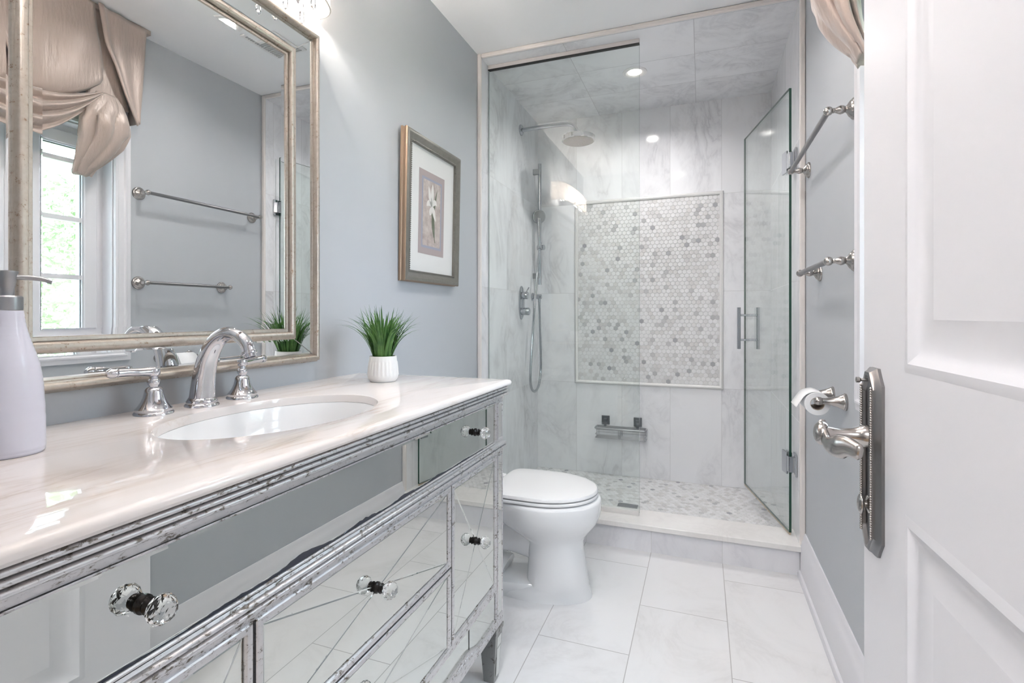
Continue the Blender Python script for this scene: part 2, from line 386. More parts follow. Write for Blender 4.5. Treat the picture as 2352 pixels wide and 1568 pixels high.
# mosaic
def hexes(w, h, p, gap, depth, bev, dark):
    """list of hexagons (pointy top) covering w x h, with tone per tile; clipped at the border"""
    R = p/math.sqrt(3); out = []; row = 0; z = 0.
    while z < h+R:
        x = 0. if row % 2 == 0 else p/2
        while x < w+p:
            r_ = random.random()
            tone = r_*.6 if r_ < .62 else (.4+.35*random.random() if r_ < 1-dark else .82+.18*random.random())
            out.append((x, z, tone)); x += p
        z += 1.5*R; row += 1
    return out, R
def mosaic(name, w, h, mapf, p=.0277, dark=.075, label=None):
    mb = MB(); tones = []
    hx, R = hexes(w, h, p, .0025, .004, .001, dark)
    def clip(poly):
        for ax, lim, sg in ((0, 0, 1), (0, w, -1), (1, 0, 1), (1, h, -1)):
            res = []
            for i in range(len(poly)):
                a, b = poly[i], poly[(i+1) % len(poly)]
                ia, ib = (a[ax]-lim)*sg >= 0, (b[ax]-lim)*sg >= 0
                if ia: res.append(a)
                if ia != ib:
                    k = (lim-a[ax])/(b[ax]-a[ax]); res.append((a[0]+(b[0]-a[0])*k, a[1]+(b[1]-a[1])*k))
            poly = res
            if len(poly) < 3: return []
        return poly
    for x, z, tn in hx:
        rr = R-.0011
        outer = clip([(x+rr*math.sin(PI/3*k), z+rr*math.cos(PI/3*k)) for k in range(6)])
        if len(outer) < 3: continue
        cx = sum(q[0] for q in outer)/len(outer); cz = sum(q[1] for q in outer)/len(outer)
        inner = [(cx+(a-cx)*.90, cz+(b-cz)*.90) for a, b in outer]
        n = len(outer)
        vs = [mapf(a, b, .0) for a, b in outer]+[mapf(a, b, .0022) for a, b in outer]+[mapf(a, b, .0030) for a, b in inner]
        fs = [(i, (i+1) % n, n+(i+1) % n, n+i) for i in range(n)]+[(n+i, n+(i+1) % n, 2*n+(i+1) % n, 2*n+i) for i in range(n)]+[tuple(2*n+i for i in range(n))]
        mb.add(vs, fs); tones += [tn]*len(fs)
    nb = len(mb.f)
    mb.add([mapf(0, 0, .0012), mapf(w, 0, .0012), mapf(w, h, .0012), mapf(0, h, .0012)], [(0, 1, 2, 3)], 1); tones.append(0.)
    o = build(name, mb, ['hex', 'grout'])
    at = o.data.attributes.new('tone', 'FLOAT', 'FACE'); at.data.foreach_set('value', tones)
    o['kind'] = 'structure'
    if label: o['label'] = label
    return o
mosaic('wall_back.002', 1.202-.294, 1.845-.645, lambda a, b, d: (.294+a, YB-.0005-d, .645+b), label='grey and white hexagon mosaic set into the shower back wall')
struct('shower_floor', MB().box((0, 2.60, 0), (WX, YB+.02, .038)), 'grout')
mosaic('shower_floor.001', TX1-TX0-.002, YB-2.602, lambda a, b, d: (TX0+.001+a, 2.601+b, .0382+d), dark=.05, label='grey and white hexagon mosaic on the shower floor')
mb = MB(); bp = [(-.011, 0), (-.011, .006), (-.006, .012), (0.0, .015), (.006, .012), (.011, .006), (.011, 0)]
mb.ring(.294-.011, 1.202+.011, .645-.011, 1.845+.011, [(i+.011, d) for i, d in bp], lambda d, y, z: (y, YB-d, z))
struct('trim_4', mb, pm('marble pencil rail', (.76, .755, .75), .2), smooth=50)
# baseboard on the right wall
pr = [(0, 0), (-.030, 0), (-.030, .012), (-.026, .020), (-.019, .024), (-.019, .135), (-.016, .142), (-.014, .152), (-.010, .158), (-.009, .172), (-.004, .184), (0, .184)]
mb = MB(); mb.prism([(WX+a, b) for a, b in pr], 1, .90, 2.44); struct('baseboard_right', mb, 'trim', smooth=30)
mb = MB(); mb.prism([(-a, b) for a, b in pr], 1, 1.46, 2.44); struct('baseboard_left', mb, 'trim', smooth=30)
# caulk / painted joint line
# ---- window in the right wall
fx = lambda d, y, z: (WX-d, y, z)
cas = [(-.006, 0), (-.006, .010), (.003, .013), (.012, .014), (.016, .018), (.022, .019), (.028, .014), (.050, .014), (.055, .018), (.064, .017), (.068, .010), (.068, -.005)]
mb = MB(); mb.ring(OY0-.07, OY1+.07, OZ0-.07, OZ1+.07, cas, fx); struct('trim_5', mb, 'trim', smooth=30)
wd = MB(); wd.ring(OY0, OY1, OZ0, OZ1, [(0, .004), (.004, .004), (.004, -.06), (.03, -.06), (.03, -.15), (0, -.15)], fx)
win = struct('window_1', wd, 'trim', label='white casement window in the right wall with horizontal glazing bars', smooth=30)
wy0, wy1, wz0, wz1 = OY0+.03, OY1-.03, OZ0+.03, OZ1-.03; mid = (wy0+wy1)/2
for (a, b) in ((wy0, mid-.025), (mid+.025, wy1)):
    mb = MB(); mb.ring(a, b, wz0, wz1, [(0, -.07), (0, -.055), (.004, -.052), (.050, -.052), (.058, -.060), (.060, -.072), (.060, -.10), (0, -.10)], fx)
    for z in (1.77, 1.515, 1.26): mb.box((WX+.060, a+.058, z-.010), (WX+.092, b-.058, z+.010))
    sash = build('sash', mb, 'trim', win, smooth=30)
    build('window_pane', MB().box((WX+.074, a+.058, wz0+.058), (WX+.080, b-.058, wz1-.058)), 'pane', sash)
    mb = MB(); mb.ring(a+.056, b-.056, wz0+.056, wz1-.056, [(0, -.056), (0, -.071), (.006, -.071), (.006, -.066)], fx)
    build('gasket', mb, pm('dark gasket', (.05, .06, .065), .6), sash)
build('mullion', MB().box((WX+.045, mid-.026, wz0-.005), (WX+.12, mid+.026, wz1+.005)), 'trim', win, bevel=.003)

# ---- entry door, standing open along the right wall
DA = math.atan2(.037, .78); DH = Vector((1.365, .16, 0))
def dm(s_, d, z):
    """door space: s along the door from the hinge, d out of the room-side face, z up"""
    ux, uy = -math.sin(DA), math.cos(DA)
    return (DH.x+ux*s_-uy*d, DH.y+uy*s_+ux*d, z)
DW, DT = .785, .040
def dbox(mb, s0, s1, d0, d1, z0, z1, mi=0):
    vs = [dm(s_, d, z) for z in (z0, z1) for d in (d0, d1) for s_ in (s0, s1)]
    return mb.add(vs, [(0, 2, 3, 1), (4, 5, 7, 6), (0, 1, 5, 4), (1, 3, 7, 5), (3, 2, 6, 7), (2, 0, 4, 6)], mi)
mb = MB()
ps0, ps1 = .150, DW-.150
pans = [(1.020, 1.93), (.23, .838)]
dbox(mb, 0, ps0, -DT, 0, .01, 2.04); dbox(mb, ps1, DW, -DT, 0, .01, 2.04)
for z0, z1 in ((.01, pans[1][0]), (pans[1][1], pans[0][0]), (pans[0][1], 2.04)): dbox(mb, ps0, ps1, -DT, 0, z0, z1)
for z0, z1 in pans:
    dbox(mb, ps0, ps1, -DT+.004, -DT+.006, z0, z1)
    mf = lambda d, y, z: dm(y, d, z)
    mb.ring(ps0, ps1, z0, z1, [(0, 0), (.005, .0015), (.012, .002), (.020, -.002), (.027, -.006), (.034, -.0075), (.044, -.0075), (.064, -.004), (.068, -.003)], mf)
    mb.add([dm(ps0+.068, -.003, z0+.068), dm(ps1-.068, -.003, z0+.068), dm(ps1-.068, -.003, z1-.068), dm(ps0+.068, -.003, z1-.068)], [(0, 1, 2, 3)])
door = struct('door_1', mb, 'trim', label='white panelled door standing open along the right wall', smooth=25)
hs, hz = DW-.052, .880
def plate_ring(sc, d, n=1):
    hw, hh = .031*sc, .136-.031+.031*sc; c = .017*sc
    pts = []
    for sx, sz in ((1, 1), (-1, 1), (-1, -1), (1, -1)):
        q = [(sx*hw, sz*(hh-.024)), (sx*(hw-.010), sz*(hh-.010)), (sx*(hw-.016), sz*hh)]
        if sx*sz < 0: q = q[::-1]
        pts += q
    return [dm(hs+a, d, hz+b) for a, b in pts]
hn = build('handle_plate', MB().loft([plate_ring(1, 0), plate_ring(1, .004), plate_ring(.93, .007), plate_ring(.86, .009), plate_ring(.80, .0125), plate_ring(.66, .0130), plate_ring(.58, .0085), plate_ring(.5, .0075)]), 'nickel_d', door, smooth=30)
mb = MB()
for k in range(62):
    for sg in (-1, 1): mb.sphere(dm(hs+sg*.0200, .0135, hz-.108+.216*k/61), .0023, 6, 4)
build('beading', mb, 'nickel', hn, smooth=60)
mb = MB(); lz = .915
P0 = Vector(dm(hs, .008, lz)); nrm = Vector(dm(hs, 1, lz))-Vector(dm(hs, 0, lz)); al = Vector(dm(0, 0, 0))-Vector(dm(1, 0, 0))
mb.lathe([(.0165, 0), (.0165, .010), (.0135, .014), (.0105, .022), (.0095, .040), (.011, .050), (.0125, .056), (.0125, .064), (.010, .070), (.002, .072)], P0, nrm, 24)
c0 = P0+nrm*.060
path = spline([c0-al*.014+Vector((0, 0, .006)), c0+Vector((0, 0, .001)), c0+al*.020+Vector((0, 0, -.010)), c0+al*.040-nrm*.004+Vector((0, 0, -.010)), c0+al*.058-nrm*.014+Vector((0, 0, -.004)), c0+al*.078-nrm*.026+Vector((0, 0, -.008))], 6)
mb.sphere(tuple(c0-al*.004+nrm*.002), .0165, 16, 10, sc=(.7, 1, 1.1))
rr = [.016-.006*abs(math.sin(3.0*k/(len(path)-1)*1.5))+.001 for k in range(len(path))]; rr[0] *= .55; rr[-1] *= .6
mb.tube(path, rr, 16, sx=.55, up=(0, 0, 1))
build('lever', mb, 'nickel', hn, smooth=60)
mb = MB(); pt = Vector(dm(hs, .008, .815)); mb.lathe([(.0125, 0), (.0125, .003), (.006, .005), (.0055, .009)], pt, nrm, 20)
mb.sphere(tuple(pt+nrm*.012), .0125, 16, 10, sc=(.38, .8, 1.2))
build('thumb_turn', mb, 'nickel', hn, smooth=50)
mb = MB(); pt = Vector(dm(hs, .010, .998)); mb.lathe([(.0022, 0), (.0022, .010), (.0042, .012), (.0042, .016), (.001, .017)], pt, nrm, 14)
build('screw', mb, 'nickel', hn, smooth=40)

# ================================================================== shower glass
GY = 2.53
t = thing('shower_glass_panel', 'fixed clear glass panel closing the left half of the shower', 'glass panel', (.415, GY, .13))
def glass_slab(name, mapf, w, z0, z1, th, parent, edge):
    vs = [mapf(a, d, z) for z in (z0, z1) for d in (0, th) for a in (0, w)]
    mb = MB(); mb.add(vs, [(0, 1, 5, 4), (3, 2, 6, 7)], 0); mb.add(vs, [(1, 3, 7, 5), (2, 0, 4, 6), (0, 2, 3, 1), (4, 5, 7, 6)], 1)
    return build(name, mb, ['glass', edge], parent)
glass_slab('pane', lambda a, d, z: (.024+a, GY-.005+d, z), .784, .142, 2.400, .010, t, 'clear_edge')
build('channel', MB().box((.021, GY-.010, .130), (.806, GY+.010, .152)), pm('brushed channel', (.74, .72, .71), .4, .3), t, bevel=.001)
build('channel', MB().box((.021, GY-.010, 2.398), (.808, GY+.010, 2.4195)), pm('dull channel', (.66, .63, .62), .45, .5), t, bevel=.001)
build('seal', MB().box((.021, GY-.0112, 2.395), (.808, GY+.011, 2.3985)), 'black', t)
t = thing('shower_glass_door', 'clear glass shower door swung inward on two hinges beside the right wall', 'glass door', (1.457, GY, .14))
ha = math.atan2(1.457-1.322, .655)
def gm(a, d, z): return (1.457-math.sin(ha)*a-math.cos(ha)*d, GY+math.cos(ha)*a-math.sin(ha)*d, z)
pane = glass_slab('pane', gm, .665, .142, 2.085, .010, t, 'glass_edge')
def gbox(mb, a0, a1, d0, d1, z0, z1):
    vs = [gm(a, d, z) for z in (z0, z1) for d in (d0, d1) for a in (a0, a1)]
    return mb.add(vs, [(0, 2, 3, 1), (4, 5, 7, 6), (0, 1, 5, 4), (1, 3, 7, 5), (3, 2, 6, 7), (2, 0, 4, 6)])
for z in (.442, 1.768):
    mb = MB(); gbox(mb, .012, .066, -.007, 0, z-.048, z+.048); gbox(mb, .012, .066, .010, .017, z-.048, z+.048)
    gbox(mb, -.012, .020, -.006, .016, z-.034, z+.034)
    mb.box((1.466, GY-.034, z-.048), (1.4745, GY+.026, z+.048)).box((1.448, GY-.022, z-.032), (1.470, GY+.012, z+.032))
    build('hinge', mb, 'chrome_d', t, bevel=.0015)
mb = MB()
for d in (-.045, .055):
    mb.tube([gm(.600, d, .905), gm(.600, d, 1.135)], .0095, 16)
for z in (.955, 1.092): mb.tube([gm(.600, -.045, z), gm(.600, .055, z)], .006, 12)
build('pull_handle', mb, 'chrome_d', t, smooth=40)
mb = MB(); gbox(mb, .0, .665, .002, .008, .132, .1415); build('sweep_seal', mb, pm('amber seal', (.50, .40, .30), .3), t)

# ================================================================== shower fittings
t = thing('rain_shower', 'chrome rain shower head on a long arm from the left shower wall', 'shower head', (TX0, 3.05, 2.255))
build('flange', MB().lathe([(.034, 0), (.034, .006), (.030, .010), (.014, .012)], (TX0, 3.05, 2.255), (1, 0, 0), 28), 'chrome_d', t, smooth=40)
build('arm', MB().tube(spline([(TX0, 3.05, 2.253), (.15, 3.05, 2.257), (.295, 3.05, 2.257), (.350, 3.05, 2.246), (.378, 3.05, 2.215), (.388, 3.05, 2.190)], 6), .0125, 16), 'chrome_d', t, smooth=60)
hd = MB().lathe([(.012, .034), (.014, .026), (.030, .022), (.094, .018), (.100, .012), (.100, -.010), (.096, -.014), (.090, -.014)], (.390, 3.05, 2.155), (0, 0, 1), 44)
build('head', hd, 'chrome_d', t, smooth=35)
fm = MB().lathe([(.091, -.0135), (.091, -.0165), (.0, -.0165)], (.390, 3.05, 2.155), seg=44)
for r_, n_ in ((.018, 6), (.036, 12), (.054, 20), (.072, 28), (.084, 34)):
    for k in range(n_): fm.sphere((.390+r_*math.cos(2*PI*k/n_), 3.05+r_*math.sin(2*PI*k/n_), 2.155-.0170), .0018, 6, 4)
build('spray_face', fm, pm('grey spray face', (.10, .092, .088), .5, .0), t, smooth=40)
t = thing('slide_bar', 'chrome vertical slide bar on the left shower wall', 'shower rail', (TX0, 3.31, 1.3))
RX, RY = .066, 3.305
build('bar', MB().tube([(RX, RY, 1.296), (RX, RY, 2.108)], .0115, 18), 'chrome_d', t, smooth=40)
for z in (2.055, 1.355): build('bracket', MB().box((TX0, RY-.012, z-.018), (RX+.006, RY+.012, z+.018)), 'steel', t, bevel=.002)
mb = MB().tube([(RX-.012, RY, 1.545), (RX+.034, RY-.01, 1.545)], .0175, 16); mb.tube([(RX+.008, RY-.02, 1.575), (RX+.012, RY-.042, 1.530)], .014, 14)
build('slider', mb, 'chrome_d', t, smooth=40)
t = thing('hand_shower', 'chrome hand shower with round grey spray face hung on the slide bar', 'hand shower', (RX+.012, RY-.04, 1.55))
build('grip', MB().tube(spline([(RX+.010, RY-.036, 1.520), (RX+.010, RY-.040, 1.60), (RX+.006, RY-.038, 1.68), (RX+.004, RY-.034, 1.735)], 5), [.0095, .0095, .0098, .010, .0105, .011, .0115, .012, .012, .0125, .013, .0135, .0135, .014, .015, .016], 16), 'chrome_d', t, smooth=60)
ax_ = Vector((.62, -.74, -.22)).normalized()
build('spray_head', MB().lathe([(.010, -.020), (.030, -.018), (.044, -.008), (.047, .002), (.045, .008), (.041, .010)], (RX+.002, RY-.030, 1.748), ax_, 30), 'chrome_d', t, smooth=40)
fm = MB().lathe([(.0415, .009), (.0415, .0115), (0, .0125)], (RX+.002, RY-.030, 1.748), ax_, 30)
q = Vector((0, 0, 1)).rotation_difference(ax_).to_matrix()
for r_, n_ in ((.010, 6), (.020, 12), (.030, 18), (.037, 24)):
    for k in range(n_): fm.sphere(tuple(Vector((RX+.002, RY-.030, 1.748))+q @ Vector((r_*math.cos(2*PI*k/n_), r_*math.sin(2*PI*k/n_), .0125))), .0019, 6, 4)
build('spray_face', fm, pm('speckled spray face', (.33, .33, .335), .45, .2), t, smooth=40)
t = thing('hose_outlet', 'small chrome wall outlet where the shower hose ends', 'hose outlet', (TX0, 3.285, 1.215))
build('rosette', MB().lathe([(.027, 0), (.027, .006), (.020, .012), (.016, .014)], (TX0, 3.285, 1.215), (1, 0, 0), 24), 'chrome_d', t, smooth=40)
build('elbow', MB().tube([(TX0+.012, 3.285, 1.215), (.085, 3.285, 1.215)], .0155, 18).tube([(.070, 3.285, 1.215), (.070, 3.285, 1.178)], .010, 14), 'chrome_d', t, smooth=40)
hp = [(RX+.010, RY-.036, 1.522), (.072, 3.235, 1.40), (.072, 3.19, 1.22), (.070, 3.135, .95), (.070, 3.095, .73), (.070, 3.10, .655), (.070, 3.135, .612), (.070, 3.20, .597), (.070, 3.27, .625), (.070, 3.312, .70), (.070, 3.318, .80), (.070, 3.300, .98), (.070, 3.287, 1.178)]
pth = spline(hp, 14)
o = build('shower_hose', MB().tube(pth, [.0078+.0008*(k % 2) for k in range(len(pth))], 12), 'chrome_d', smooth=70)
tag(o, 'looped chrome metal hose hanging below the hand shower', 'shower hose')
t = thing('shower_valve', 'oval chrome shower valve plate with two round knobs', 'shower valve', (TX0, 3.058, 1.17))
rg = lambda s_, d: [(TX0+d, 3.058+.046*s_*math.cos(a)*1.0, 1.17+(.060 if math.sin(a) > 0 else -.060)*(abs(math.sin(a)) > 1e-9)*0+1*(.106*s_*math.sin(a))) for a in [2*PI*k/40 for k in range(40)]]
build('plate', MB().loft([rg(1, 0), rg(1, .005), rg(.95, .008), rg(.90, .009)]), 'chrome_d', t, smooth=35)
for z, L in ((1.215, .045), (1.115, .055)):
    kn = build('knob', MB().lathe([(.020, .008), (.020, .014), (.023, .016), (.0235, .022), (.0235, L), (.021, L+.004), (.0, L+.005)], (TX0, 3.050, z), (1, 0, 0), 28), 'chrome_d', t, smooth=35)
    if z > 1.2: build('lever', MB().tube([(TX0+.038, 3.050, z+.020), (TX0+.060, 3.035, z+.050)], .0035, 10), 'chrome_d', kn, smooth=50)
# caddy
t = thing('shower_caddy', 'dark wire shower basket on two square wall plates under the mosaic', 'shower caddy', (.59, YB, .38))
cx0, cx1, cy0, cy1, cz = .436, .757, YB-.085, YB-.008, .358
for xx in (.492, .700):
    mb = MB().box((xx-.026, YB-.010, cz+.012), (xx+.026, YB, cz+.070)); mb.box((xx-.012, YB-.018, cz+.024), (xx+.012, YB-.009, cz+.054)).box((xx-.008, YB-.024, cz+.0), (xx+.008, YB-.016, cz+.034))
    build('wall_plate', mb, pm('dark chrome', (.22, .23, .25), .3, 1.), t, bevel=.002)
def rr_loop(z, x0, x1, y0, y1, r=.012, n=5):
    pts = []
    for cx_, cy_, a0 in ((x1-r, y1-r, 0), (x0+r, y1-r, PI/2), (x0+r, y0+r, PI), (x1-r, y0+r, 1.5*PI)):
        for k in range(n+1): a = a0+PI/2*k/n; pts.append((cx_+r*math.cos(a), cy_+r*math.sin(a), z))
    return pts+[pts[0]]
mb = MB(); lp = rr_loop(cz, cx0, cx1, cy0, cy1)
mb.tube(lp, .006, 8, up=(0, 0, 1)); mb.box((cx0+.004, cy1-.008, cz-.010), (cx1-.004, cy1, cz+.006)).box((cx0+.006, cy0-.001, cz-.008), (cx1-.006, cy0+.003, cz+.004))
build('rail', mb, 'steel', t, smooth=50)
mb = MB(); zb = cz-.062
mb.tube(rr_loop(zb, cx0, cx1, cy0, cy1), .002, 6, up=(0, 0, 1)); mb.tube(rr_loop(zb+.022, cx0, cx1, cy0, cy1), .0015, 6, up=(0, 0, 1))
for k in range(13): mb.tube([(cx0+.004, cy0+.006*k, zb), (cx1-.004, cy0+.006*k, zb)], .0011, 5)
for xx in (cx0+.012, .588, .600, cx1-.012):
    mb.tube([(xx, cy0, cz), (xx, cy0, zb)], .0016, 6); mb.tube([(xx, cy1, cz), (xx, cy1, zb)], .0016, 6); mb.tube([(xx, cy0, zb), (xx, cy1, zb)], .0016, 6)
build('wire_basket', mb, 'steel', t, smooth=60)
mb = MB().box((.652, 2.850, .0413), (.760, 2.905, .0440))
for k in range(8): mb.box((.660+k*.0122, 2.856, .0440), (.665+k*.0122, 2.899, .0446))
tag(build('floor_drain', mb, 'steel'), 'rectangular metal drain grate in the mosaic shower floor', 'drain')
def downlight(x, y, z, label):
    t = thing('downlight', label, 'ceiling light', (x, y, z), 'recessed ceiling lights')
    build('trim_ring', MB().lathe([(.066, 0), (.064, -.004), (.052, -.006), (.044, -.003), (.035, .0)], (x, y, z), seg=36, caps=False), 'whiteplastic', t, smooth=50)
    build('lens', MB().lathe([(.036, -.001), (.032, -.0025), (.0, -.0025)], (x, y, z), seg=30), 'emit_warm', t, smooth=50)
downlight(.745, 2.868, TZ, 'lit round downlight in the marble ceiling of the shower')
downlight(.90, 1.70, CEIL, 'lit downlight in the plaster ceiling beside the air vent')
downlight(.80, .55, CEIL, 'lit downlight in the plaster ceiling close to the doorway')
t = thing('air_vent', 'white slotted air vent in the plaster ceiling', 'vent', (.93, 1.98, CEIL))
build('vent_frame', MB().box((.82, 1.86, CEIL-.008), (1.04, 2.10, CEIL)), 'whiteplastic', t, bevel=.003)
mb = MB()
for k in range(16): mb.box((.84, 1.876+k*.0135, CEIL-.011), (1.02, 1.883+k*.0135, CEIL-.008))
build('louvre', mb, pm('grey louvre', (.45, .45, .45), .5), t)

# ================================================================== vanity
X, Y0, Y1, YC = .523, .179, 1.455, .817
v = thing('vanity_cabinet', 'mirrored vanity cabinet with antiqued silver mouldings and crystal knobs', 'vanity', (.27, YC, 0))
mb = MB().box((X-.016, Y0+.002, .164), (X-.006, Y1-.002, .876)).box((.004, Y0+.002, .164), (.014, Y1-.002, .876))
mb.box((.014, Y0+.002, .164), (X-.016, Y0+.014, .876)).box((.014, Y1-.014, .164), (X-.016, Y1-.002, .876)).box((.014, Y0+.014, .286), (X-.016, Y1-.014, .298))
build('carcass', mb, 'leaf_silver', v)
def swp(name, prof, mats='leaf_silver'):
    rings = [[(.02, Y0-d, z), (X+d, Y0-d, z), (X+d, Y1+d, z), (.02, Y1+d, z)] for d, z in prof]
    return build(name, MB().loft(rings, False, False, False), mats, v, smooth=40)
def beads(z1, z0, n, d0, amp):
    h = (z1-z0)/n; out = []
    for k in range(n):
        for j in range(9):
            a = PI*j/8; out.append((d0+amp*math.sin(a), z1-h*k-h*(1-math.cos(a))/2))
    return out
swp('top_moulding', [(-.02, .878), (.004, .878)]+beads(.878, .851, 3, .0055, .0075)+[(.002, .851), (.0015, .839), (-.006, .839)])
swp('waist_moulding', [(-.006, .717), (.001, .716)]+beads(.712, .6925, 2, .0028, .0062)+[(.001, .6925), (.001, .682), (-.006, .682)])
# posts
for ya, yb in ((Y0, Y0+.056), (Y1-.056, Y1)):
    mb = MB().box((X-.05, ya, .164), (X, yb, .842))
    post = build('corner_post', mb, 'leaf_silver', v, bevel=.002)
    c_ = (ya+yb)/2
    for z0, z1 in ((.724, .833), (.20, .676)):
        mb = MB(); mb.ring(c_-.020, c_+.020, z0, z1, [(0, 0), (0, .002), (.003, .003), (.005, .001)], lambda d, y, z: (X+d, y, z))
        build('moulding', mb, 'leaf_silver', post)
        build('mirror_inset', MB().box((X-.001, c_-.016, z0+.004), (X+.0012, c_+.016, z1-.004)), 'mirror2', post)
def knob(parent, y, z):
    mb = MB()
    mb.lathe([(.0105, 0), (.0105, .002), (.0075, .004), (.0065, .006), (.009, .008), (.0095, .010), (.0065, .0125), (.008, .015), (.008, .016), (.004, .018)], (X, y, z), (1, 0, 0), 20)
    pr_ = [(.0045, .0150), (.0108, .0180), (.0154, .0240), (.0165, .0285), (.0148, .0338), (.0108, .0388), (.0060, .0412)]
    n = 10
    rings = []
    for k, (r, h) in enumerate(pr_):
        rings.append([(X+h, y+r*math.cos(2*PI*(i+.5*(k % 2))/n), z+r*math.sin(2*PI*(i+.5*(k % 2))/n)) for i in range(n)])
    o = build('knob', mb, 'bronze', parent, smooth=50)
    # faceted glass ball: triangulated bands between staggered rings
    gb = MB(); vs = [p for r in rings for p in r]; fs = []
    for k in range(len(rings)-1):
        for i in range(n):
            j = (i+1) % n; a, b, c, d = k*n+i, k*n+j, (k+1)*n+j, (k+1)*n+i
            fs += [(a, b, d), (b, c, d)] if k % 2 == 0 else [(a, b, c), (a, c, d)]
    fs.append(tuple(range(n-1, -1, -1))); fs.append(tuple((len(rings)-1)*n+i for i in range(n)))
    gb.add(vs, fs)
    return o, gb
def knob_on(parent, y, z):
    """one mesh with a bronze stem and a faceted crystal ball"""
    o, gb = knob(parent, y, z)
    me = o.data; bm = bmesh.new(); bm.from_mesh(me); me.materials.append(M['crystal'])
    vv = [bm.verts.new(p) for p in gb.v]
    for f in gb.f:
        q_ = bm.faces.new([vv[i] for i in f]); q_.material_index = 1; q_.smooth = False
    bmesh.ops.recalc_face_normals(bm, faces=[f for f in bm.faces if f.material_index == 1])
    bm.to_mesh(me); bm.free(); return o
def front(name, y0, y1, z0, z1, fr, cross, label=None):
    """a drawer front or door: silver frame, mirror panel(s) with bevelled glass"""
    mb = MB(); mb.ring(y0, y1, z0, z1, [(0, -.004), (0, .003), (.002, .0045), (fr-.003, .0045), (fr, .002), (fr+.0005, -.003)], lambda d, y, z: (X+d, y, z))
    o = build(name, mb, 'leaf_silver', v, smooth=30)
    g_ = .0013; a0, a1, b0, b1 = y0+fr+g_, y1-fr-g_, z0+fr+g_, z1-fr-g_; mb = MB()
    def slab(poly, bw, hh):
        cx_ = sum(p[0] for p in poly)/len(poly); cz_ = sum(p[1] for p in poly)/len(poly); n = len(poly)
        ins = []
        for i in range(n):
            p0, p1, p2 = Vector(poly[i-1]), Vector(poly[i]), Vector(poly[(i+1) % n])
            e1 = (p1-p0).normalized(); e2 = (p2-p1).normalized(); n1 = Vector((-e1.y, e1.x)); n2 = Vector((-e2.y, e2.x))
            k = bw/max(.05, 1+n1.dot(n2)); ins.append(p1+(n1+n2)*k)
        vs = [(X-.0005, *p) for p in poly]+[(X-.0005+hh, p.x, p.y) for p in ins]
        mb.add(vs, [(i, (i+1) % n, n+(i+1) % n, n+i) for i in range(n)]+[tuple(n+i for i in range(n))])
    if cross:
        c = ((a0+a1)/2, (b0+b1)/2); cs = [(a0, b0), (a1, b0), (a1, b1), (a0, b1)]
        for i in range(4): slab([cs[i], cs[(i+1) % 4], c], .0022, .0006)
    else: slab([(a0, b0), (a1, b0), (a1, b1), (a0, b1)], .004, .0006)
    build('mirror_panel', mb, 'mirror2', o)
    build('gap', MB().box((X-.0058, y0-.003, z0-.003), (X-.004, y1+.003, z1+.003)), 'black', o)
    return o
d = front('drawer', Y0+.064, Y1-.064, .7195, .838, .003, False)
for yy in (YC-.434, YC+.434): knob_on(d, yy, .781)
rs = random.Random(5); mb = MB(); ze = .7230; hp_ = []
for k in range(121):
    u = k/120; hp_.append(max(0, .0045*math.sin(PI*u)**.6*(abs(math.sin(u*23))**2*.6+.25*rs.random()+.5*math.exp(-((u-.32)/.07)**2))-.0006))
mb.loft([[(X+.0004, Y0+.10+(Y1-Y0-.25)*k/120, ze), (X+.0004, Y0+.10+(Y1-Y0-.25)*k/120, ze+.0008+h_*2.2), (X-.0002, Y0+.10+(Y1-Y0-.25)*k/120, ze+.0008+h_*2.2), (X-.0002, Y0+.10+(Y1-Y0-.25)*k/120, ze)] for k, h_ in enumerate(hp_)])
build('desilvered_edge', mb, pm('dark desilvered mirror', (.06, .065, .085), .15, .5), d)
for sg in (-1, 1):
    ya, yb = sorted((YC+sg*.292, YC+sg*.579))
    d = front('door', ya, yb, .298, .683, .013, True); knob_on(d, (ya+yb)/2, (.298+.683)/2)
for z0, z1 in ((.491, .683), (.290, .487)):
    d = front('drawer', YC-.287, YC+.287, z0, z1, .013, True); knob_on(d, YC-.008, (z0+z1)/2)
# apron
def apz(y):
    a = abs(y-YC)
    if a < .375: return .222+.012*math.cos(a/.375*PI*.5)*0
    if a < .47: k = (a-.375)/.095; return .222-.027*(3*k*k-2*k*k*k)
    return .195
ys = [Y0+.06+(Y1-Y0-.12)*k/90 for k in range(91)]
mb = MB()
mb.loft([[(X-.004, y, apz(y)), (X-.004, y, .288), (X-.012, y, .288), (X-.012, y, apz(y))] for y in ys])
build('apron_mirror', mb, 'mirror2', v)
mb = MB()
mb.loft([[(X-.014, y, .298), (X+.002, y, .298), (X+.003, y, .292), (X+.003, y, .281), (X-.002, y, .278), (X-.014, y, .278)] for y in (Y0+.06, Y1-.06)])
build('bottom_rail', mb, 'leaf_silver', v, smooth=30)
mb = MB()
mb.loft([[(X-.012, y, apz(y)+.003), (X+.001, y, apz(y)+.003), (X+.004, y, apz(y)-.003), (X+.002, y, apz(y)-.009), (X+.005, y, apz(y)-.016), (X+.002, y, apz(y)-.024), (X-.012, y, apz(y)-.026)] for y in ys])
for k in range(120):
    y = Y0+.07+(Y1-Y0-.14)*k/119; mb.sphere((X+.003, y, apz(y)-.009), .0042 if k % 3 else .0055, 8, 5, sc=(.7, 1.2, 1))
build('apron_trim', mb, 'leaf_silver', v, smooth=50)
for yy in (YC-.402, YC+.402): build('apron_joint', MB().box((X-.0045, yy-.0012, apz(yy)), (X-.003, yy+.0012, .28)), 'black', v)
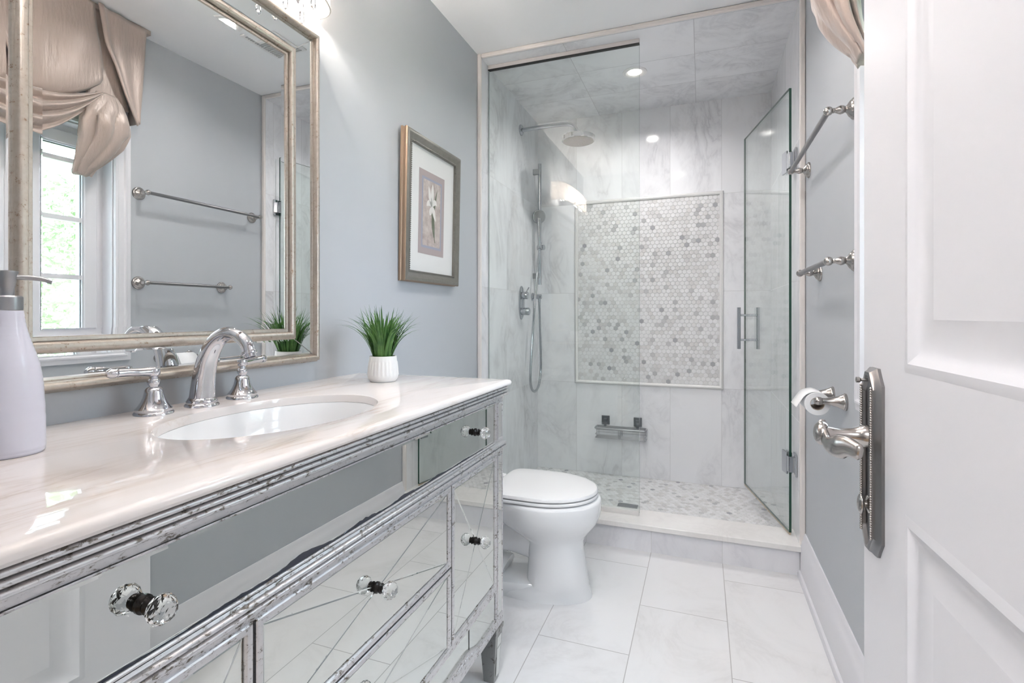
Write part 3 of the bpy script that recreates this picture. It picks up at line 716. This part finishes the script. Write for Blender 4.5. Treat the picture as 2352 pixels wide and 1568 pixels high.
for xa in (.025, X-.056):
    for ya in (Y0+.001, Y1-.057):
        x1_, y1_ = xa+.056, ya+.056; cx_, cy_ = (xa+x1_)/2, (ya+y1_)/2
        rings = []
        for z, h in ((.164, .030), (.150, .030), (.148, .0275), (.0, .017)):
            rings.append([(cx_-h, cy_-h, z), (cx_+h, cy_-h, z), (cx_+h, cy_+h, z), (cx_-h, cy_+h, z)])
        lg = build('leg', MB().loft(rings), 'leaf_dark', v, bevel=.002)
        if xa > .2:
            h0, h1 = .0262, .0182
            build('mirror_inset', MB().add([(cx_+h1+.0018, cy_-h1*.55, .018), (cx_+h1+.0018, cy_+h1*.55, .018), (cx_+h0+.0012, cy_+h0*.6, .138), (cx_+h0+.0012, cy_-h0*.6, .138)], [(0, 1, 2, 3)]), 'mirror2', lg, solid=.0012)
# counter with an oval cut-out
CX1, CY0, CY1, CT, CB = X+.020, Y0-.020, Y1+.020, .897, .8785
SC = (.290, .815); SA, SB = .158, .238
def outer_pt(a, off, r=.016):
    """point on the rounded rectangle boundary in direction a from the sink centre, inset by off"""
    dx, dy = math.cos(a), math.sin(a); best = 1e9
    for lim, d_, s_ in ((CX1, dx, SC[0]), (.0005, dx, SC[0]), (CY1, dy, SC[1]), (CY0, dy, SC[1])):
        if abs(d_) > 1e-9:
            k = (lim-s_)/d_
            if k > 0: best = min(best, k)
    x, y = SC[0]+dx*best, SC[1]+dy*best
    return (min(x, CX1-off), max(CY0+off, min(y, CY1-off)))
angs = sorted([2*PI*k/160 for k in range(160)]+[math.atan2(y-SC[1], x-SC[0]) % (2*PI) for x, y in ((CX1, CY1), (CX1, CY1-.012), (CX1-.012, CY1), (CX1, CY0), (.0005, CY1), (.0005, CY0))])
rings = []
ep = [(.010, CB), (.002, CB+.003), (.0, CB+.007), (.0005, CB+.012), (.003, CT-.003), (.007, CT-.0006), (.012, CT)]
rings += [[(*outer_pt(a, o_), z) for a in angs] for o_, z in ep]
for e, z in ((.0035, CT), (.001, CT-.0006), (0, CT-.003), (0, CB)):
    rings.append([(SC[0]+(SA+e)*math.cos(a)*1, SC[1]+(SB+e)*math.sin(a), z) for a in angs])
mb = MB().loft(rings+[rings[0]], False, False)
tag(build('vanity_countertop', mb, 'counter', smooth=30), 'cream marble worktop with rounded edge and oval cut-out on the mirrored cabinet', 'countertop')
sk = thing('sink', 'white oval undermount sink set in the marble counter', 'sink', (SC[0], SC[1], .74))
rings = []
for s_, z in ((1.05, CB-.0006), (1.0, CB-.0006), (.985, CB-.008), (.965, CB-.03), (.91, CB-.07), (.80, CB-.105), (.60, CB-.132), (.35, CB-.145), (.12, CB-.150)):
    rings.append([(SC[0]+SA*s_*math.cos(2*PI*k/64), SC[1]+SB*s_*math.sin(2*PI*k/64), z) for k in range(64)])
build('basin', MB().loft(rings, False, True), 'porcelain', sk, smooth=60)
build('drain_ring', MB().lathe([(.026, 0), (.024, .003), (.015, .002), (.014, -.002)], (SC[0], SC[1], CB-.150), seg=28), 'chrome', sk, smooth=40)
# faucet
fc = thing('faucet', 'polished chrome faucet with arched spout and two lever handles', 'faucet', (.076, YC-.005, CT))
SPX, SPY = .076, .812
sp = [(SPX-.004, SPY, CT), (SPX-.003, SPY, CT+.02), (SPX+.002, SPY, CT+.06), (SPX+.014, SPY, CT+.103), (SPX+.038, SPY, CT+.140), (SPX+.070, SPY, CT+.157), (SPX+.103, SPY, CT+.152), (SPX+.125, SPY, CT+.134), (SPX+.131, SPY, CT+.118)]
ps = spline(sp, 6); n = len(ps); rad = []
for k in range(n):
    u = k/(n-1); rad.append(.0265-.0135*(min(1, u/.72))**1.15)
mb = MB().tube(ps, rad, 26, up=(0, 1, 0))
sd = (Vector(sp[-1])-Vector(sp[-2])).normalized()
mb.lathe([(.0125, -.004), (.0150, -.003), (.0158, 0), (.0150, .003), (.0128, .004), (.0128, .010), (.0105, .010), (.0105, .004)], Vector(sp[-1]), sd, 26)
mb.lathe([(.0335, 0), (.0335, .003), (.031, .006), (.0295, .007), (.030, .011), (.028, .015), (.026, .018), (.023, .019)], (SPX-.004, SPY, CT), seg=36)
build('spout', mb, 'chrome', fc, smooth=50)
def handle(y, sgn):
    hx = .066
    mb = MB().lathe([(.0345, 0), (.0345, .003), (.033, .005), (.0315, .006), (.032, .011), (.0300, .013), (.0262, .018), (.0220, .025), (.0188, .033), (.0167, .042), (.0158, .048), (.0140, .050), (.0125, .052), (.0085, .054), (.0085, .056), (.0108, .059), (.0118, .0635), (.0105, .068), (.0078, .070), (.0075, .075), (.0105, .078), (.0115, .084), (.0105, .090), (.003, .092)], (hx, y, CT), seg=32)
    h = CT+.084; ps_ = [(hx, y, h), (hx-.003, y+sgn*.02, h+.001), (hx-.007, y+sgn*.045, h+.0025), (hx-.009, y+sgn*.062, h+.003), (hx-.010, y+sgn*.064, h+.003), (hx-.010, y+sgn*.066, h+.003), (hx-.011, y+sgn*.074, h+.003), (hx-.012, y+sgn*.080, h+.003)]
    mb.tube(ps_, [.0098, .0082, .0078, .0084, .0062, .0092, .0094, .005], 18)
    build('handle', mb, 'chrome', fc, smooth=45)
handle(.712, -1); handle(.922, 1)
# soap bottle
sb = thing('soap_dispenser', 'pale lilac ceramic soap bottle with steel pump at the counter edge', 'soap dispenser', (.168, .434, CT))
pr_ = [(.0385, 0), (.0405, .003), (.041, .010), (.0408, .040), (.0402, .060), (.0392, .081)]
for z, r in ((.095, .0385), (.110, .0370), (.127, .0345), (.142, .0305), (.156, .0262), (.168, .0228), (.178, .0205), (.190, .0185), (.203, .0172)): pr_.append((r, z))
fine = []
for k in range(len(pr_)-1):
    for j in range(4):
        u = j/4; r = pr_[k][0]*(1-u)+pr_[k+1][0]*u; z = pr_[k][1]*(1-u)+pr_[k+1][1]*u
        fine.append((r+.00022*math.sin(z*900), z))
fine.append(pr_[-1])
build('bottle', MB().lathe(fine, (.168, .434, CT), seg=48), 'ceramic', sb, smooth=60)
mb = MB().lathe([(.0165, .2035), (.0168, .206), (.0168, .222), (.0150, .224)], (.168, .434, CT), seg=32)
build('collar', mb, 'steel', sb, smooth=35)
mb = MB().lathe([(.0075, .224), (.0075, .236), (.0085, .237), (.0105, .254), (.0115, .257), (.0115, .259), (.003, .260)], (.168, .434, CT), seg=28)
mb.tube(spline([(.168, .434, CT+.250), (.176, .448, CT+.2505), (.184, .464, CT+.2495), (.190, .476, CT+.245)], 5), .0036, 12)
build('pump', mb, 'steel', sb, smooth=45)

# potted grass
PX, PY = .203, 1.296
pt = thing('potted_grass', 'small green grass plant in a ribbed white pot on the counter', 'plant', (PX, PY, CT))
NP = 96; rings = []
for r, z, rib in ((.034, 0, 0), (.0375, .002, 0), (.0425, .010, 0), (.0445, .018, 0), (.0445, .021, 1), (.0430, .040, 1), (.0410, .058, 1), (.0400, .061, 0), (.0392, .074, 0), (.0385, .0755, 0), (.0355, .0755, 0), (.0345, .070, 0)):
    rings.append([(PX+(r+(rib*.0009*(1 if k % 4 < 2 else -1)))*math.cos(2*PI*k/NP), PY+(r+(rib*.0009*(1 if k % 4 < 2 else -1)))*math.sin(2*PI*k/NP), CT+z) for k in range(NP)])
build('pot', MB().loft(rings, True, False), 'pot', pt, smooth=40)
build('soil', MB().lathe([(.0348, .066), (.0348, .069), (0, .071)], (PX, PY, CT), seg=30), pm('dark soil', (.05, .04, .03), .9), pt)
mb = MB()
for k in range(175):
    a = random.uniform(0, 2*PI); rr0 = .028*math.sqrt(random.random()); L = random.uniform(.10, .165); bend = random.uniform(.05, 1.0)**1.5
    if random.random() < .30: L = random.uniform(.135, .175); bend = random.uniform(.75, 1.15)
    b0 = Vector((PX+rr0*math.cos(a), PY+rr0*math.sin(a), CT+.068)); dr = Vector((math.cos(a+random.uniform(-.5, .5)), math.sin(a+random.uniform(-.5, .5)), 0))
    side = Vector((-dr.y, dr.x, 0)); wd_ = random.uniform(.0018, .0032); th = .06+.25*rr0/.028; p = b0.copy(); N = 9; vs = []; fs = []
    for j in range(N+1):
        u = j/N; wj = wd_*(1-u**2.2)*(.8+.4*math.sin(min(1, u*2)*PI/2))+.0002
        vs += [tuple(p-side*wj), tuple(p+dr*wj*.35-Vector((0, 0, wj*.2))), tuple(p+side*wj)]
        if j < N: fs += [(3*j, 3*j+1, 3*j+4, 3*j+3), (3*j+1, 3*j+2, 3*j+5, 3*j+4)]
        ang = th+bend*1.5*u**1.6
        p = p+(dr*math.sin(ang)+Vector((0, 0, math.cos(ang))))*(L/N)
    ok = all(q_[0] > .012 for q_ in vs)
    if ok: mb.add(vs, fs)
build('foliage', mb, 'grass', pt, smooth=80)

# ================================================================== wall mirror
wm = thing('wall_mirror', 'large framed wall mirror with mirrored border above the vanity', 'mirror', (0, .805, .955))
my0, my1, mz0, mz1 = .411, 1.225, .957, 1.917
lx = lambda d, y, z: (d, y, z)
OB, IB = .023, .028; WS = dict(y=.074, b=.048, t=.062)      # outer bar, inner bar, mirrored border widths
def ins(q, side):
    k, v_ = q; w_ = WS[side]
    return v_ if k == 'o' else OB+v_*w_ if k == 's' else OB+w_+v_
def mring(mb, prof, lo=0):
    rings = []
    for q, d in prof:
        a_, b_, t_ = ins(q, 'y'), ins(q, 'b'), ins(q, 't')
        rings.append([(d, my0+a_, mz0+b_), (d, my1-a_, mz0+b_), (d, my1-a_, mz1-t_), (d, my0+a_, mz1-t_)])
    return mb.loft(rings, False, False, True)
def half_round(k_, i0, i1, d0, d1, amp, n=10):
    return [((k_, i0+(i1-i0)*(1-math.cos(PI*k/n))/2), d0+(d1-d0)*k/n+amp*math.sin(PI*k/n)) for k in range(n+1)]
build('outer_frame', mring(MB(), [(('o', .0), .0), (('o', 0), .022), (('o', .003), .026)]+half_round('o', .004, .0205, .027, .028, .013)+[(('o', .021), .026), (('o', .0235), .0265), (('o', .0235), .015)]), 'leaf_champ', wm, smooth=45)
build('inner_frame', mring(MB(), [(('i', -.001), .015), (('i', -.001), .029)]+half_round('i', .0, .019, .030, .029, .0095)+[(('i', .0195), .024), (('i', .0205), .0235), (('i', .021), .0265), (('i', .0265), .0255), (('i', .028), .022)]), 'leaf_champ', wm, smooth=45)
build('backing', MB().box((.0005, my0+.01, mz0+.01), (.012, my1-.01, mz1-.01)), 'black', wm)
build('border_mirror', mring(MB(), [(('s', -.01), .0235), (('s', .12), .0250), (('s', .88), .0256), (('s', 1.01), .0246)]), 'mirror', wm)
for sy in (0, 1):
    for sz in (0, 1):
        pts = [(.0262, (my0+ins(q, 'y')) if not sy else (my1-ins(q, 'y')), (mz0+ins(q, 'b')) if not sz else (mz1-ins(q, 't'))) for q in (('s', 0), ('s', 1))]
        build('mitre_joint', MB().tube(pts, .0008, 6), 'steel', wm)
mb = mring(MB(), [(('i', .026), .0205), (('i', .0285), .0224), (('i', .042), .0228)])
y_a, z_a, z_b = ins(('i', .042), 'y'), ins(('i', .042), 'b'), ins(('i', .042), 't')
mb.add([(.0228, my0+y_a, mz0+z_a), (.0228, my1-y_a, mz0+z_a), (.0228, my1-y_a, mz1-z_b), (.0228, my0+y_a, mz1-z_b)], [(0, 1, 2, 3)])
build('mirror_glass', mb, 'mirror', wm)

# vanity light above the mirror
vl = thing('vanity_light', 'wall lamp with bowed pleated shade and crystal drops above the mirror', 'wall lamp', (0, .79, 2.0))
LY0, LY1, LZ0, LZ1 = .345, 1.245, 1.982, 2.12
build('back_plate', MB().box((0, .55, 2.00), (.018, 1.03, 2.09)), 'chrome', vl, bevel=.003)
def bow(s_, n=48):
    out = []
    for k in range(n+1):
        a = -PI/2+PI*k/n; out.append((.004+.128*s_*max(0, math.cos(a))**.55, (LY0+LY1)/2+(LY1-LY0)/2*s_*math.sin(a)))
    return out
mb = MB().loft([[(x, y, z) for x, y in bow(1)] for z in (LZ0, LZ0+.04, LZ0+.09, LZ1)], False, False, False)
build('shade', mb, 'shade', vl, smooth=60)
mb = MB()
for z in (LZ0, LZ1): mb.tube([(x, y, z) for x, y in bow(1.0)], .003, 8, up=(0, 0, 1))
build('shade_rim', mb, pm('ivory rim', (.75, .71, .67), .5), vl, smooth=60)
build('arm', MB().tube([(.015, .60, 2.06), (.06, .60, 2.06), (.06, .98, 2.06), (.015, .98, 2.06)], .006, 10), 'chrome', vl, smooth=40)
for yy in (.50, .69, .89, 1.08):
    mb = MB().lathe([(.010, -.03), (.010, 0), (.014, .015), (.016, .03), (.011, .05), (.002, .062)], (.062, yy, 2.03), seg=18)
    build('bulb', mb, 'bulb', vl, smooth=60)
tr = MB().box((.020, .42, 1.985), (.110, 1.15, 1.988)); build('crystal_tray', tr, 'chrome', vl)
cnt = 0
for k in range(26):
    yy = .42+.73*(k % 13)/12; xx = .035 if k < 13 else .092; L = .038+.022*((k*7) % 5)/4; z = 1.984
    if k >= 13: yy = .45+.68*(k-13)/12
    n = 6; rg_ = []
    for r, h in ((.0014, 0), (.0014, -.014), (.0045, -.017), (.0085, -.017-L*.55), (.0075, -.017-L*.8), (.0006, -.017-L)):
        rg_.append([(xx+r*math.cos(2*PI*i/n), yy+r*math.sin(2*PI*i/n), z+h) for i in range(n)])
    build('crystal_drop', MB().loft(rg_), 'crystal', vl)

# framed picture
fp = thing('framed_picture', 'pewter framed print of a white flower on the grey wall', 'picture', (0, 1.92, 1.22))
FY0, FY1, FZ0, FZ1 = 1.688, 2.152, 1.225, 1.815; TL = .012/.59
fl = lambda d, y, z: (d+TL*(z-FZ0), y, z)
mb = MB().ring(FY0, FY1, FZ0, FZ1, [(.0, .002), (.0, .010), (.003, .013), (.003, .019), (.001, .022), (.001, .027), (.004, .031)], fl); build('frame_edge', mb, 'bronze_lip', fp, smooth=40)
mb = MB().ring(FY0, FY1, FZ0, FZ1, [(.004, .031), (.010, .034), (.018, .033), (.028, .027), (.036, .024), (.040, .026), (.043, .025), (.044, .014)], fl)
for k in range(64):
    for (yy, zz) in ((FY0+.042, FZ0+.044+(FZ1-FZ0-.088)*k/63), (FY1-.042, FZ0+.044+(FZ1-FZ0-.088)*k/63)): mb.sphere(fl(.026, yy, zz), .0032, 6, 4)
for k in range(50):
    for zz in (FZ0+.042, FZ1-.042): mb.sphere(fl(.026, FY0+.044+(FY1-FY0-.088)*k/49, zz), .0032, 6, 4)
build('frame', mb, 'pewter', fp, smooth=40)
def quad(mb, d, y0, y1, z0, z1, mi=0): mb.add([fl(d, y0, z0), fl(d, y1, z0), fl(d, y1, z1), fl(d, y0, z1)], [(0, 1, 2, 3)], mi)
mb = MB(); mb.add([fl(.002, FY0+.02, FZ0+.02), fl(.002, FY1-.02, FZ0+.02), fl(.002, FY1-.02, FZ1-.02), fl(.002, FY0+.02, FZ1-.02), fl(.015, FY0+.02, FZ0+.02), fl(.015, FY1-.02, FZ0+.02), fl(.015, FY1-.02, FZ1-.02), fl(.015, FY0+.02, FZ1-.02)],
      [(0, 3, 2, 1), (4, 5, 6, 7), (0, 1, 5, 4), (1, 2, 6, 5), (2, 3, 7, 6), (3, 0, 4, 7)])
build('mat_board', mb, 'mat', fp)
qy0, qy1, qz0, qz1 = 1.806, 2.022, 1.345, 1.688; mb = MB()
quad(mb, .0153, qy0, qy1, qz0, qz1, 1)
quad(mb, .0155, qy0+.024, qy1-.024, qz0+.026, qz1-.026, 2); quad(mb, .0157, qy0+.034, qy1-.034, qz0+.036, qz1-.036, 0)
def strip(pts, wid, d, mi):
    P_ = spline([(0, a, b) for a, b in pts], 5); L_ = len(P_); vs = []
    for k, p in enumerate(P_):
        t_ = (P_[min(k+1, L_-1)]-P_[max(k-1, 0)]).normalized(); nn = Vector((0, -t_.z, t_.y)); u = k/(L_-1)
        ww = wid(u) if callable(wid) else wid
        vs += [fl(d, *(p-nn*ww)[1:]), fl(d, *(p+nn*ww)[1:])]
    mb.add(vs, [(2*k, 2*k+2, 2*k+3, 2*k+1) for k in range(L_-1)], mi)
lf = lambda w_: (lambda u: w_*math.sin(PI*min(1, max(0, u)))**.8+.0005)
qc = (qy0+qy1)/2
strip([(qc+.030, qz0+.055), (qc+.012, qz0+.11), (qc+.0, qz0+.17), (qc-.002, qz0+.21)], .0028, .0158, 4)
strip([(qc+.018, qz0+.075), (qc+.006, qz0+.14), (qc+.018, qz0+.20), (qc+.044, qz0+.285)], lf(.008), .0159, 4)
strip([(qc+.026, qz0+.065), (qc+.016, qz0+.15), (qc+.010, qz0+.20)], lf(.005), .0159, 4)
for pts in ([(qc-.002, qz0+.20), (qc-.016, qz0+.235), (qc-.030, qz0+.285)], [(qc-.002, qz0+.205), (qc+.002, qz0+.25), (qc+.004, qz0+.30)], [(qc, qz0+.205), (qc+.022, qz0+.225), (qc+.040, qz0+.215)], [(qc-.002, qz0+.205), (qc-.026, qz0+.215), (qc-.046, qz0+.20)], [(qc, qz0+.205), (qc+.014, qz0+.185), (qc+.030, qz0+.145)], [(qc-.002, qz0+.205), (qc-.012, qz0+.18), (qc-.018, qz0+.165)]):
    strip(pts, lf(.0115), .0161, 3)
build('print', mb, ['print', 'print_band', 'print_blue', 'petal', 'stem_ink'], fp)

# ================================================================== toilet
to = thing('toilet', 'white toilet with closed seat between the vanity and the shower', 'toilet', (.40, 1.975, 0))
TY = 1.975
def egg(xf, xc, xb, w_, z, n=48, flat=0.):
    out = []
    for k in range(n):
        a = 2*PI*k/n; c, s_ = math.cos(a), math.sin(a)
        x = xc+(xf-xc)*c if c >= 0 else xc+(xc-xb)*(-(abs(c)**(1-.68*flat)))
        y = w_*(abs(s_)**(1-.70*flat if c < 0 else 1))*(1 if s_ >= 0 else -1)
        out.append((x, TY+y, z))
    return out
secs = [(.690, .46, .20, .116, 0), (.690, .46, .20, .116, .004), (.686, .46, .22, .112, .02), (.676, .55, .43, .110, .045), (.664, .55, .435, .110, .12), (.655, .55, .435, .110, .18), (.656, .55, .425, .113, .215), (.668, .54, .38, .124, .238), (.688, .52, .33, .138, .262), (.708, .51, .30, .160, .288), (.720, .50, .27, .176, .318), (.724, .50, .26, .184, .348), (.724, .50, .255, .186, .372), (.721, .50, .255, .184, .380), (.712, .50, .26, .176, .3835), (.69, .50, .26, .16, .384)]
build('bowl', MB().loft([egg(*s_) for s_ in secs]), 'porcelain', to, smooth=60)
mb = MB(); mb.loft([egg(.60, .30, .10, .112, 0), egg(.60, .30, .10, .112, .035), egg(.58, .30, .12, .104, .050)])
build('foot', mb, 'porcelain', to, smooth=50)
mb = MB().tube(spline([(.46, TY, .20), (.36, TY, .215), (.27, TY, .20), (.22, TY, .13), (.25, TY, .06), (.33, TY, .03)], 6), .078, 24, sx=1.05, up=(0, 1, 0))
mb.box((.04, TY-.10, .27), (.36, TY+.10, .384))
build('trapway', mb, 'porcelain', to, smooth=50, bevel=.0)
def lidpath(s_, z): 
    return [(p[0], TY+(p[1]-TY), z) for p in egg(.500+(.712-.50)*s_, .50, .50-(.50-.310)*(1 if s_ == 1 else (1-(1-s_)*.6)), .178*s_, z, flat=1.)]
build('seat', MB().loft([lidpath(.95, .3885), lidpath(.995, .3895), lidpath(1.0, .392), lidpath(1.0, .397), lidpath(.99, .3995), lidpath(.95, .400)]), 'seat', to, smooth=45)
build('lid', MB().loft([lidpath(.95, .4035), lidpath(.985, .4042), lidpath(.994, .406), lidpath(.992, .411), lidpath(.975, .4165), lidpath(.90, .4185), lidpath(.5, .4205)]), 'seat', to, smooth=45)
for yy in (TY-.07, TY+.07): build('hinge', MB().box((.262, yy-.018, .386), (.305, yy+.018, .414)), 'seat', to, bevel=.006)
build('tank', MB().loft([[(x, TY+y, z) for x, y in ((.012, -w_), (dp, -w_), (dp+.012, -w_*.5), (dp+.012, w_*.5), (dp, w_), (.012, w_))] for z, w_, dp in ((.385, .19, .17), (.40, .20, .18), (.70, .215, .195))]), 'porcelain', to, bevel=.012)
build('tank_lid', MB().box((.010, TY-.225, .701), (.222, TY+.225, .733)), 'porcelain', to, bevel=.010)
build('flush_lever', MB().tube([(.205, TY-.15, .655), (.225, TY-.15, .655), (.228, TY-.09, .650)], .006, 10), 'chrome', to, smooth=50)
for yy in (TY-.10, TY+.10): build('bolt_cap', MB().sphere((.32, yy, .050), .014, 12, 8, sc=(1, 1, .9)), 'porcelain', to, smooth=60)

# ================================================================== fittings on the right wall
def towel_bar(name, z, y0, y1, label):
    bx = WX-.066; t = thing(name, label, 'towel bar', (WX, (y0+y1)/2, z))
    for yy in (y0, y1):
        mb = MB().lathe([(.031, 0), (.031, .004), (.028, .008), (.025, .009), (.023, .013), (.019, .016), (.012, .020), (.0085, .024), (.0115, .030), (.0125, .036), (.0095, .043), (.0062, .050), (.0075, .053), (.006, .056)], (WX, yy, z), (-1, 0, 0), 28)
        mb.sphere((bx, yy, z), .0128, 18, 12)
        build('post', mb, 'nickel', t, smooth=45)
    build('bar', MB().tube([(bx, y0, z), (bx, y1, z)], .0082, 16), 'nickel_d', t, smooth=50)
towel_bar('towel_bar', 1.676, 1.692, 2.352, 'longer and higher brushed nickel towel bar on the right wall')
towel_bar('towel_bar.001', 1.247, 1.690, 2.145, 'shorter lower brushed nickel towel bar on the right wall')
t = thing('toilet_paper_holder', 'brushed nickel toilet paper holder with two flared posts on the right wall', 'paper holder', (WX, 1.86, .84))
TPX, TPZ = 1.424, .832
for yy in (1.790, 1.950):
    mb = MB().lathe([(.026, 0), (.026, .004), (.0235, .006), (.0235, .009), (.0215, .011), (.016, .024), (.0115, .040), (.0098, .054), (.0095, .062)], (WX, yy, TPZ), (-1, 0, 0), 28)
    mb.sphere((TPX-.001, yy, TPZ), .0125, 18, 12, sc=(1.15, 1, 1))
    build('post', mb, 'nickel', t, smooth=45)
build('spindle', MB().tube([(TPX, 1.790, TPZ), (TPX, 1.950, TPZ)], .007, 14), 'nickel', t, smooth=50)
t = thing('toilet_roll', 'nearly used white toilet roll with a loose sheet', 'toilet roll', (TPX, 1.87, TPZ-.012))
rz = TPZ-.0125; mb = MB()
mb.lathe([(.0200, 0), (.0345, 0), (.0355, .001), (.0355, .101), (.0345, .102), (.0200, .102), (.0200, 0)], (TPX, 1.812, rz), (0, 1, 0), 40, caps=False)
build('paper', mb, 'paper', t, smooth=40)
mb = MB().loft([[(p.x, y, p.z) for p in spline([(TPX+.012, 0, rz+.0335), (TPX-.006, 0, rz+.0365), (TPX-.030, 0, rz+.027), (TPX-.046, 0, rz+.006), (TPX-.058, 0, rz-.014)], 5)] for y in (1.813, 1.86, 1.913)], False, False, False)
build('loose_sheet', mb, 'paper', t, smooth=60, solid=.0006)
mb = MB().lathe([(.0185, 0), (.0199, 0), (.0199, .101), (.0185, .101), (.0185, 0)], (TPX, 1.8125, rz), (0, 1, 0), 32, caps=False)
build('core', mb, 'cardboard', t, smooth=40)

# ---- balloon valance over the window
cu = thing('balloon_valance', 'taupe satin balloon valance hanging from the ceiling over the window', 'curtain', (1.43, 1.145, CEIL))
CM = 1.145
def sheet(f, nu, nv):
    mb = MB(); vs = [f(i/nu, j/nv) for j in range(nv+1) for i in range(nu+1)]
    return mb.add(vs, [(j*(nu+1)+i, j*(nu+1)+i+1, (j+1)*(nu+1)+i+1, (j+1)*(nu+1)+i) for j in range(nv) for i in range(nu)])
cxf = 1.405
build('header_board', MB().box((cxf+.006, CM-.548, 2.418), (WX, CM+.548, 2.439)), 'satin', cu)
# centre panel bulging outwards, its hem folded under
def lerp(tab, t_):
    """piecewise linear: tab = [(key, value...)]"""
    for p_, q_ in zip(tab, tab[1:]):
        if t_ <= q_[0] or q_ is tab[-1]:
            k = max(0., min(1., (t_-p_[0])/(q_[0]-p_[0]))); return [a_+(b_-a_)*k for a_, b_ in zip(p_[1:], q_[1:])]
def fc_(u, v_):
    s_ = 2*u-1; hw = lerp([(0, .298), (.35, .314), (.75, .339), (1, .330)], v_)[0]
    hem = 1.955+.145*abs(s_)**2.3; z = 2.43+(hem-2.43)*v_
    y = CM+s_*hw
    bul = .008+.024*math.sin(PI*min(1, v_*.85))*(1-abs(s_)**4)
    wr = .006*math.sin(s_*9+v_*3)*math.sin(PI*v_)*(.3+abs(s_))+.003*math.sin(u*7-v_*11)
    return (cxf-bul-wr+.016*max(0, (v_-.93)/.07)**2, y, z)
build('centre_panel', sheet(fc_, 44, 30), 'satin', cu, smooth=80, solid=.003)
def fs_(u, v_):
    s_ = 2*u-1; a_ = abs(s_); y = CM+s_*.326
    top = 1.975+.085*a_**2; low = 1.790+.255*a_**1.9
    z = top+(low-top)*v_
    amp = .034*(1-.72*a_**2); fold = .5-.5*math.cos(2*(v_*PI*3.4+.8*a_*a_+.30*math.sin(4*s_+1)))
    x = cxf-.002-amp*fold*(.45+.55*math.sin(PI*min(1, v_*.9+.1)))-.012*math.sin(PI*v_)
    return (x, y, z+.004*math.sin(7*s_+9*v_)*(1-a_))
build('swag', sheet(fs_, 80, 80), 'satin', cu, smooth=80, solid=.003)
for sg in (-1, 1):
    def fp_(u, v_):
        """side panel slanting to its point at the outer lower corner"""
        z = 2.43-.47*v_; yi = lerp([(0, .300), (.34, .332), (.50, .371), (.73, .413), (1, .470)], v_)[0]; yo = .523-.028*v_
        y = yi+(yo-yi)*u
        x = cxf-.012+.004*math.sin(u*11+v_*2)-.024*math.exp(-((u-.06)/.10)**2)*(1-v_*.5)+.014*u*u
        return (x, CM+sg*y, z+.020*u*v_**4)
    build('side_panel', sheet(fp_, 28, 28), 'satin', cu, smooth=80, solid=.003)
    build('side_return', sheet(lambda u, v_: (cxf+.003+(WX-.002-cxf-.003)*u, CM+sg*(.523-.028*v_), 2.43-.45*v_), 6, 8), 'satin', cu, smooth=80, solid=.003)
    build('inner_pleat', sheet(lambda u, v_: (cxf+.026-.01*u, CM+sg*(.285+.17*u*(.3+.7*v_)), 2.42-.40*v_), 8, 12), 'satin', cu, smooth=80, solid=.002)
    # puffed tail gathered at the knot: (z, inner edge, outer edge, depth)
    tab = [(0, 2.060, .306, .395, .012), (.07, 2.03, .296, .415, .022), (.18, 1.990, .272, .432, .036), (.30, 1.950, .252, .440, .050), (.40, 1.915, .246, .441, .055), (.58, 1.850, .243, .418, .050), (.76, 1.780, .244, .368, .038), (.92, 1.722, .244, .324, .026), (1, 1.696, .242, .316, .024)]
    NR = 90; rings = []; NK = 50
    for k in range(NK+1):
        u = k/NK; z, ya, yb, dp = lerp(tab, u); c_, hw = (ya+yb)/2, (yb-ya)/2; rg_ = []
        grow = min(1, u*4)
        for i in range(NR):
            a = 2*PI*i/NR
            f_ = .88+.36*(abs(math.sin(a*3.5+u*2.6+.6*math.sin(5*u)))**.6-.6)*grow+.13*math.sin(a*4-u*11+1)*grow*math.sin(PI*u)
            rg_.append((cxf-.002-.014*math.sin(PI*min(1, u*1.05))+.046*u*u+dp*f_*math.sin(a)*(1-.35*u), CM+sg*(c_+hw*(1.02 if f_ > .9 else f_/.9)*math.cos(a)), z-.018*math.cos(a)*math.sin(PI*u)+.006*math.sin(a*5)*(u > .9)))
        rings.append(rg_)
    build('tail', MB().loft(rings, True, True), 'satin', cu, smooth=80)

# ================================================================== outdoors
struct('ground', MB().box((1.7, -14, -3.1), (30, 18, -3.0)), 'lawn')
def tree(x, y, h, r, n, label):
    t = thing('tree', label, 'tree', (x, y, -3.0), 'trees outside the window')
    build('trunk', MB().tube([(x, y, -3.0), (x+.1, y, -1), (x, y+.1, h-r)], [.20, .15, .08], 12), 'bark', t, smooth=60)
    mb = MB(); cl = [(x+random.uniform(-r, r)*.8, y+random.uniform(-r, r), h+random.uniform(-r, r)*.9, random.uniform(.35, .75)*r*.6) for _ in range(18)]
    for k in range(n):
        c = random.choice(cl); d_ = Vector((random.gauss(0, 1), random.gauss(0, 1), random.gauss(0, 1))).normalized()*c[3]*random.uniform(.5, 1.0)
        p = Vector(c[:3])+d_; a = Vector((random.gauss(0, 1), random.gauss(0, 1), random.gauss(0, 1))).normalized(); b = a.orthogonal().normalized(); s_ = random.uniform(.05, .10)
        mb.add([tuple(p-a*s_), tuple(p+b*s_*.5), tuple(p+a*s_), tuple(p-b*s_*.5)], [(0, 1, 2, 3)])
    build('crown', mb, 'treeleaf', t)
tree(7.5, 4.8, 1.5, 2.5, 9000, 'pale leafy tree seen low through the window in the mirror')
tree(13.0, 11.5, 2.2, 3.0, 6000, 'tall pale tree farther from the window in the mirror')
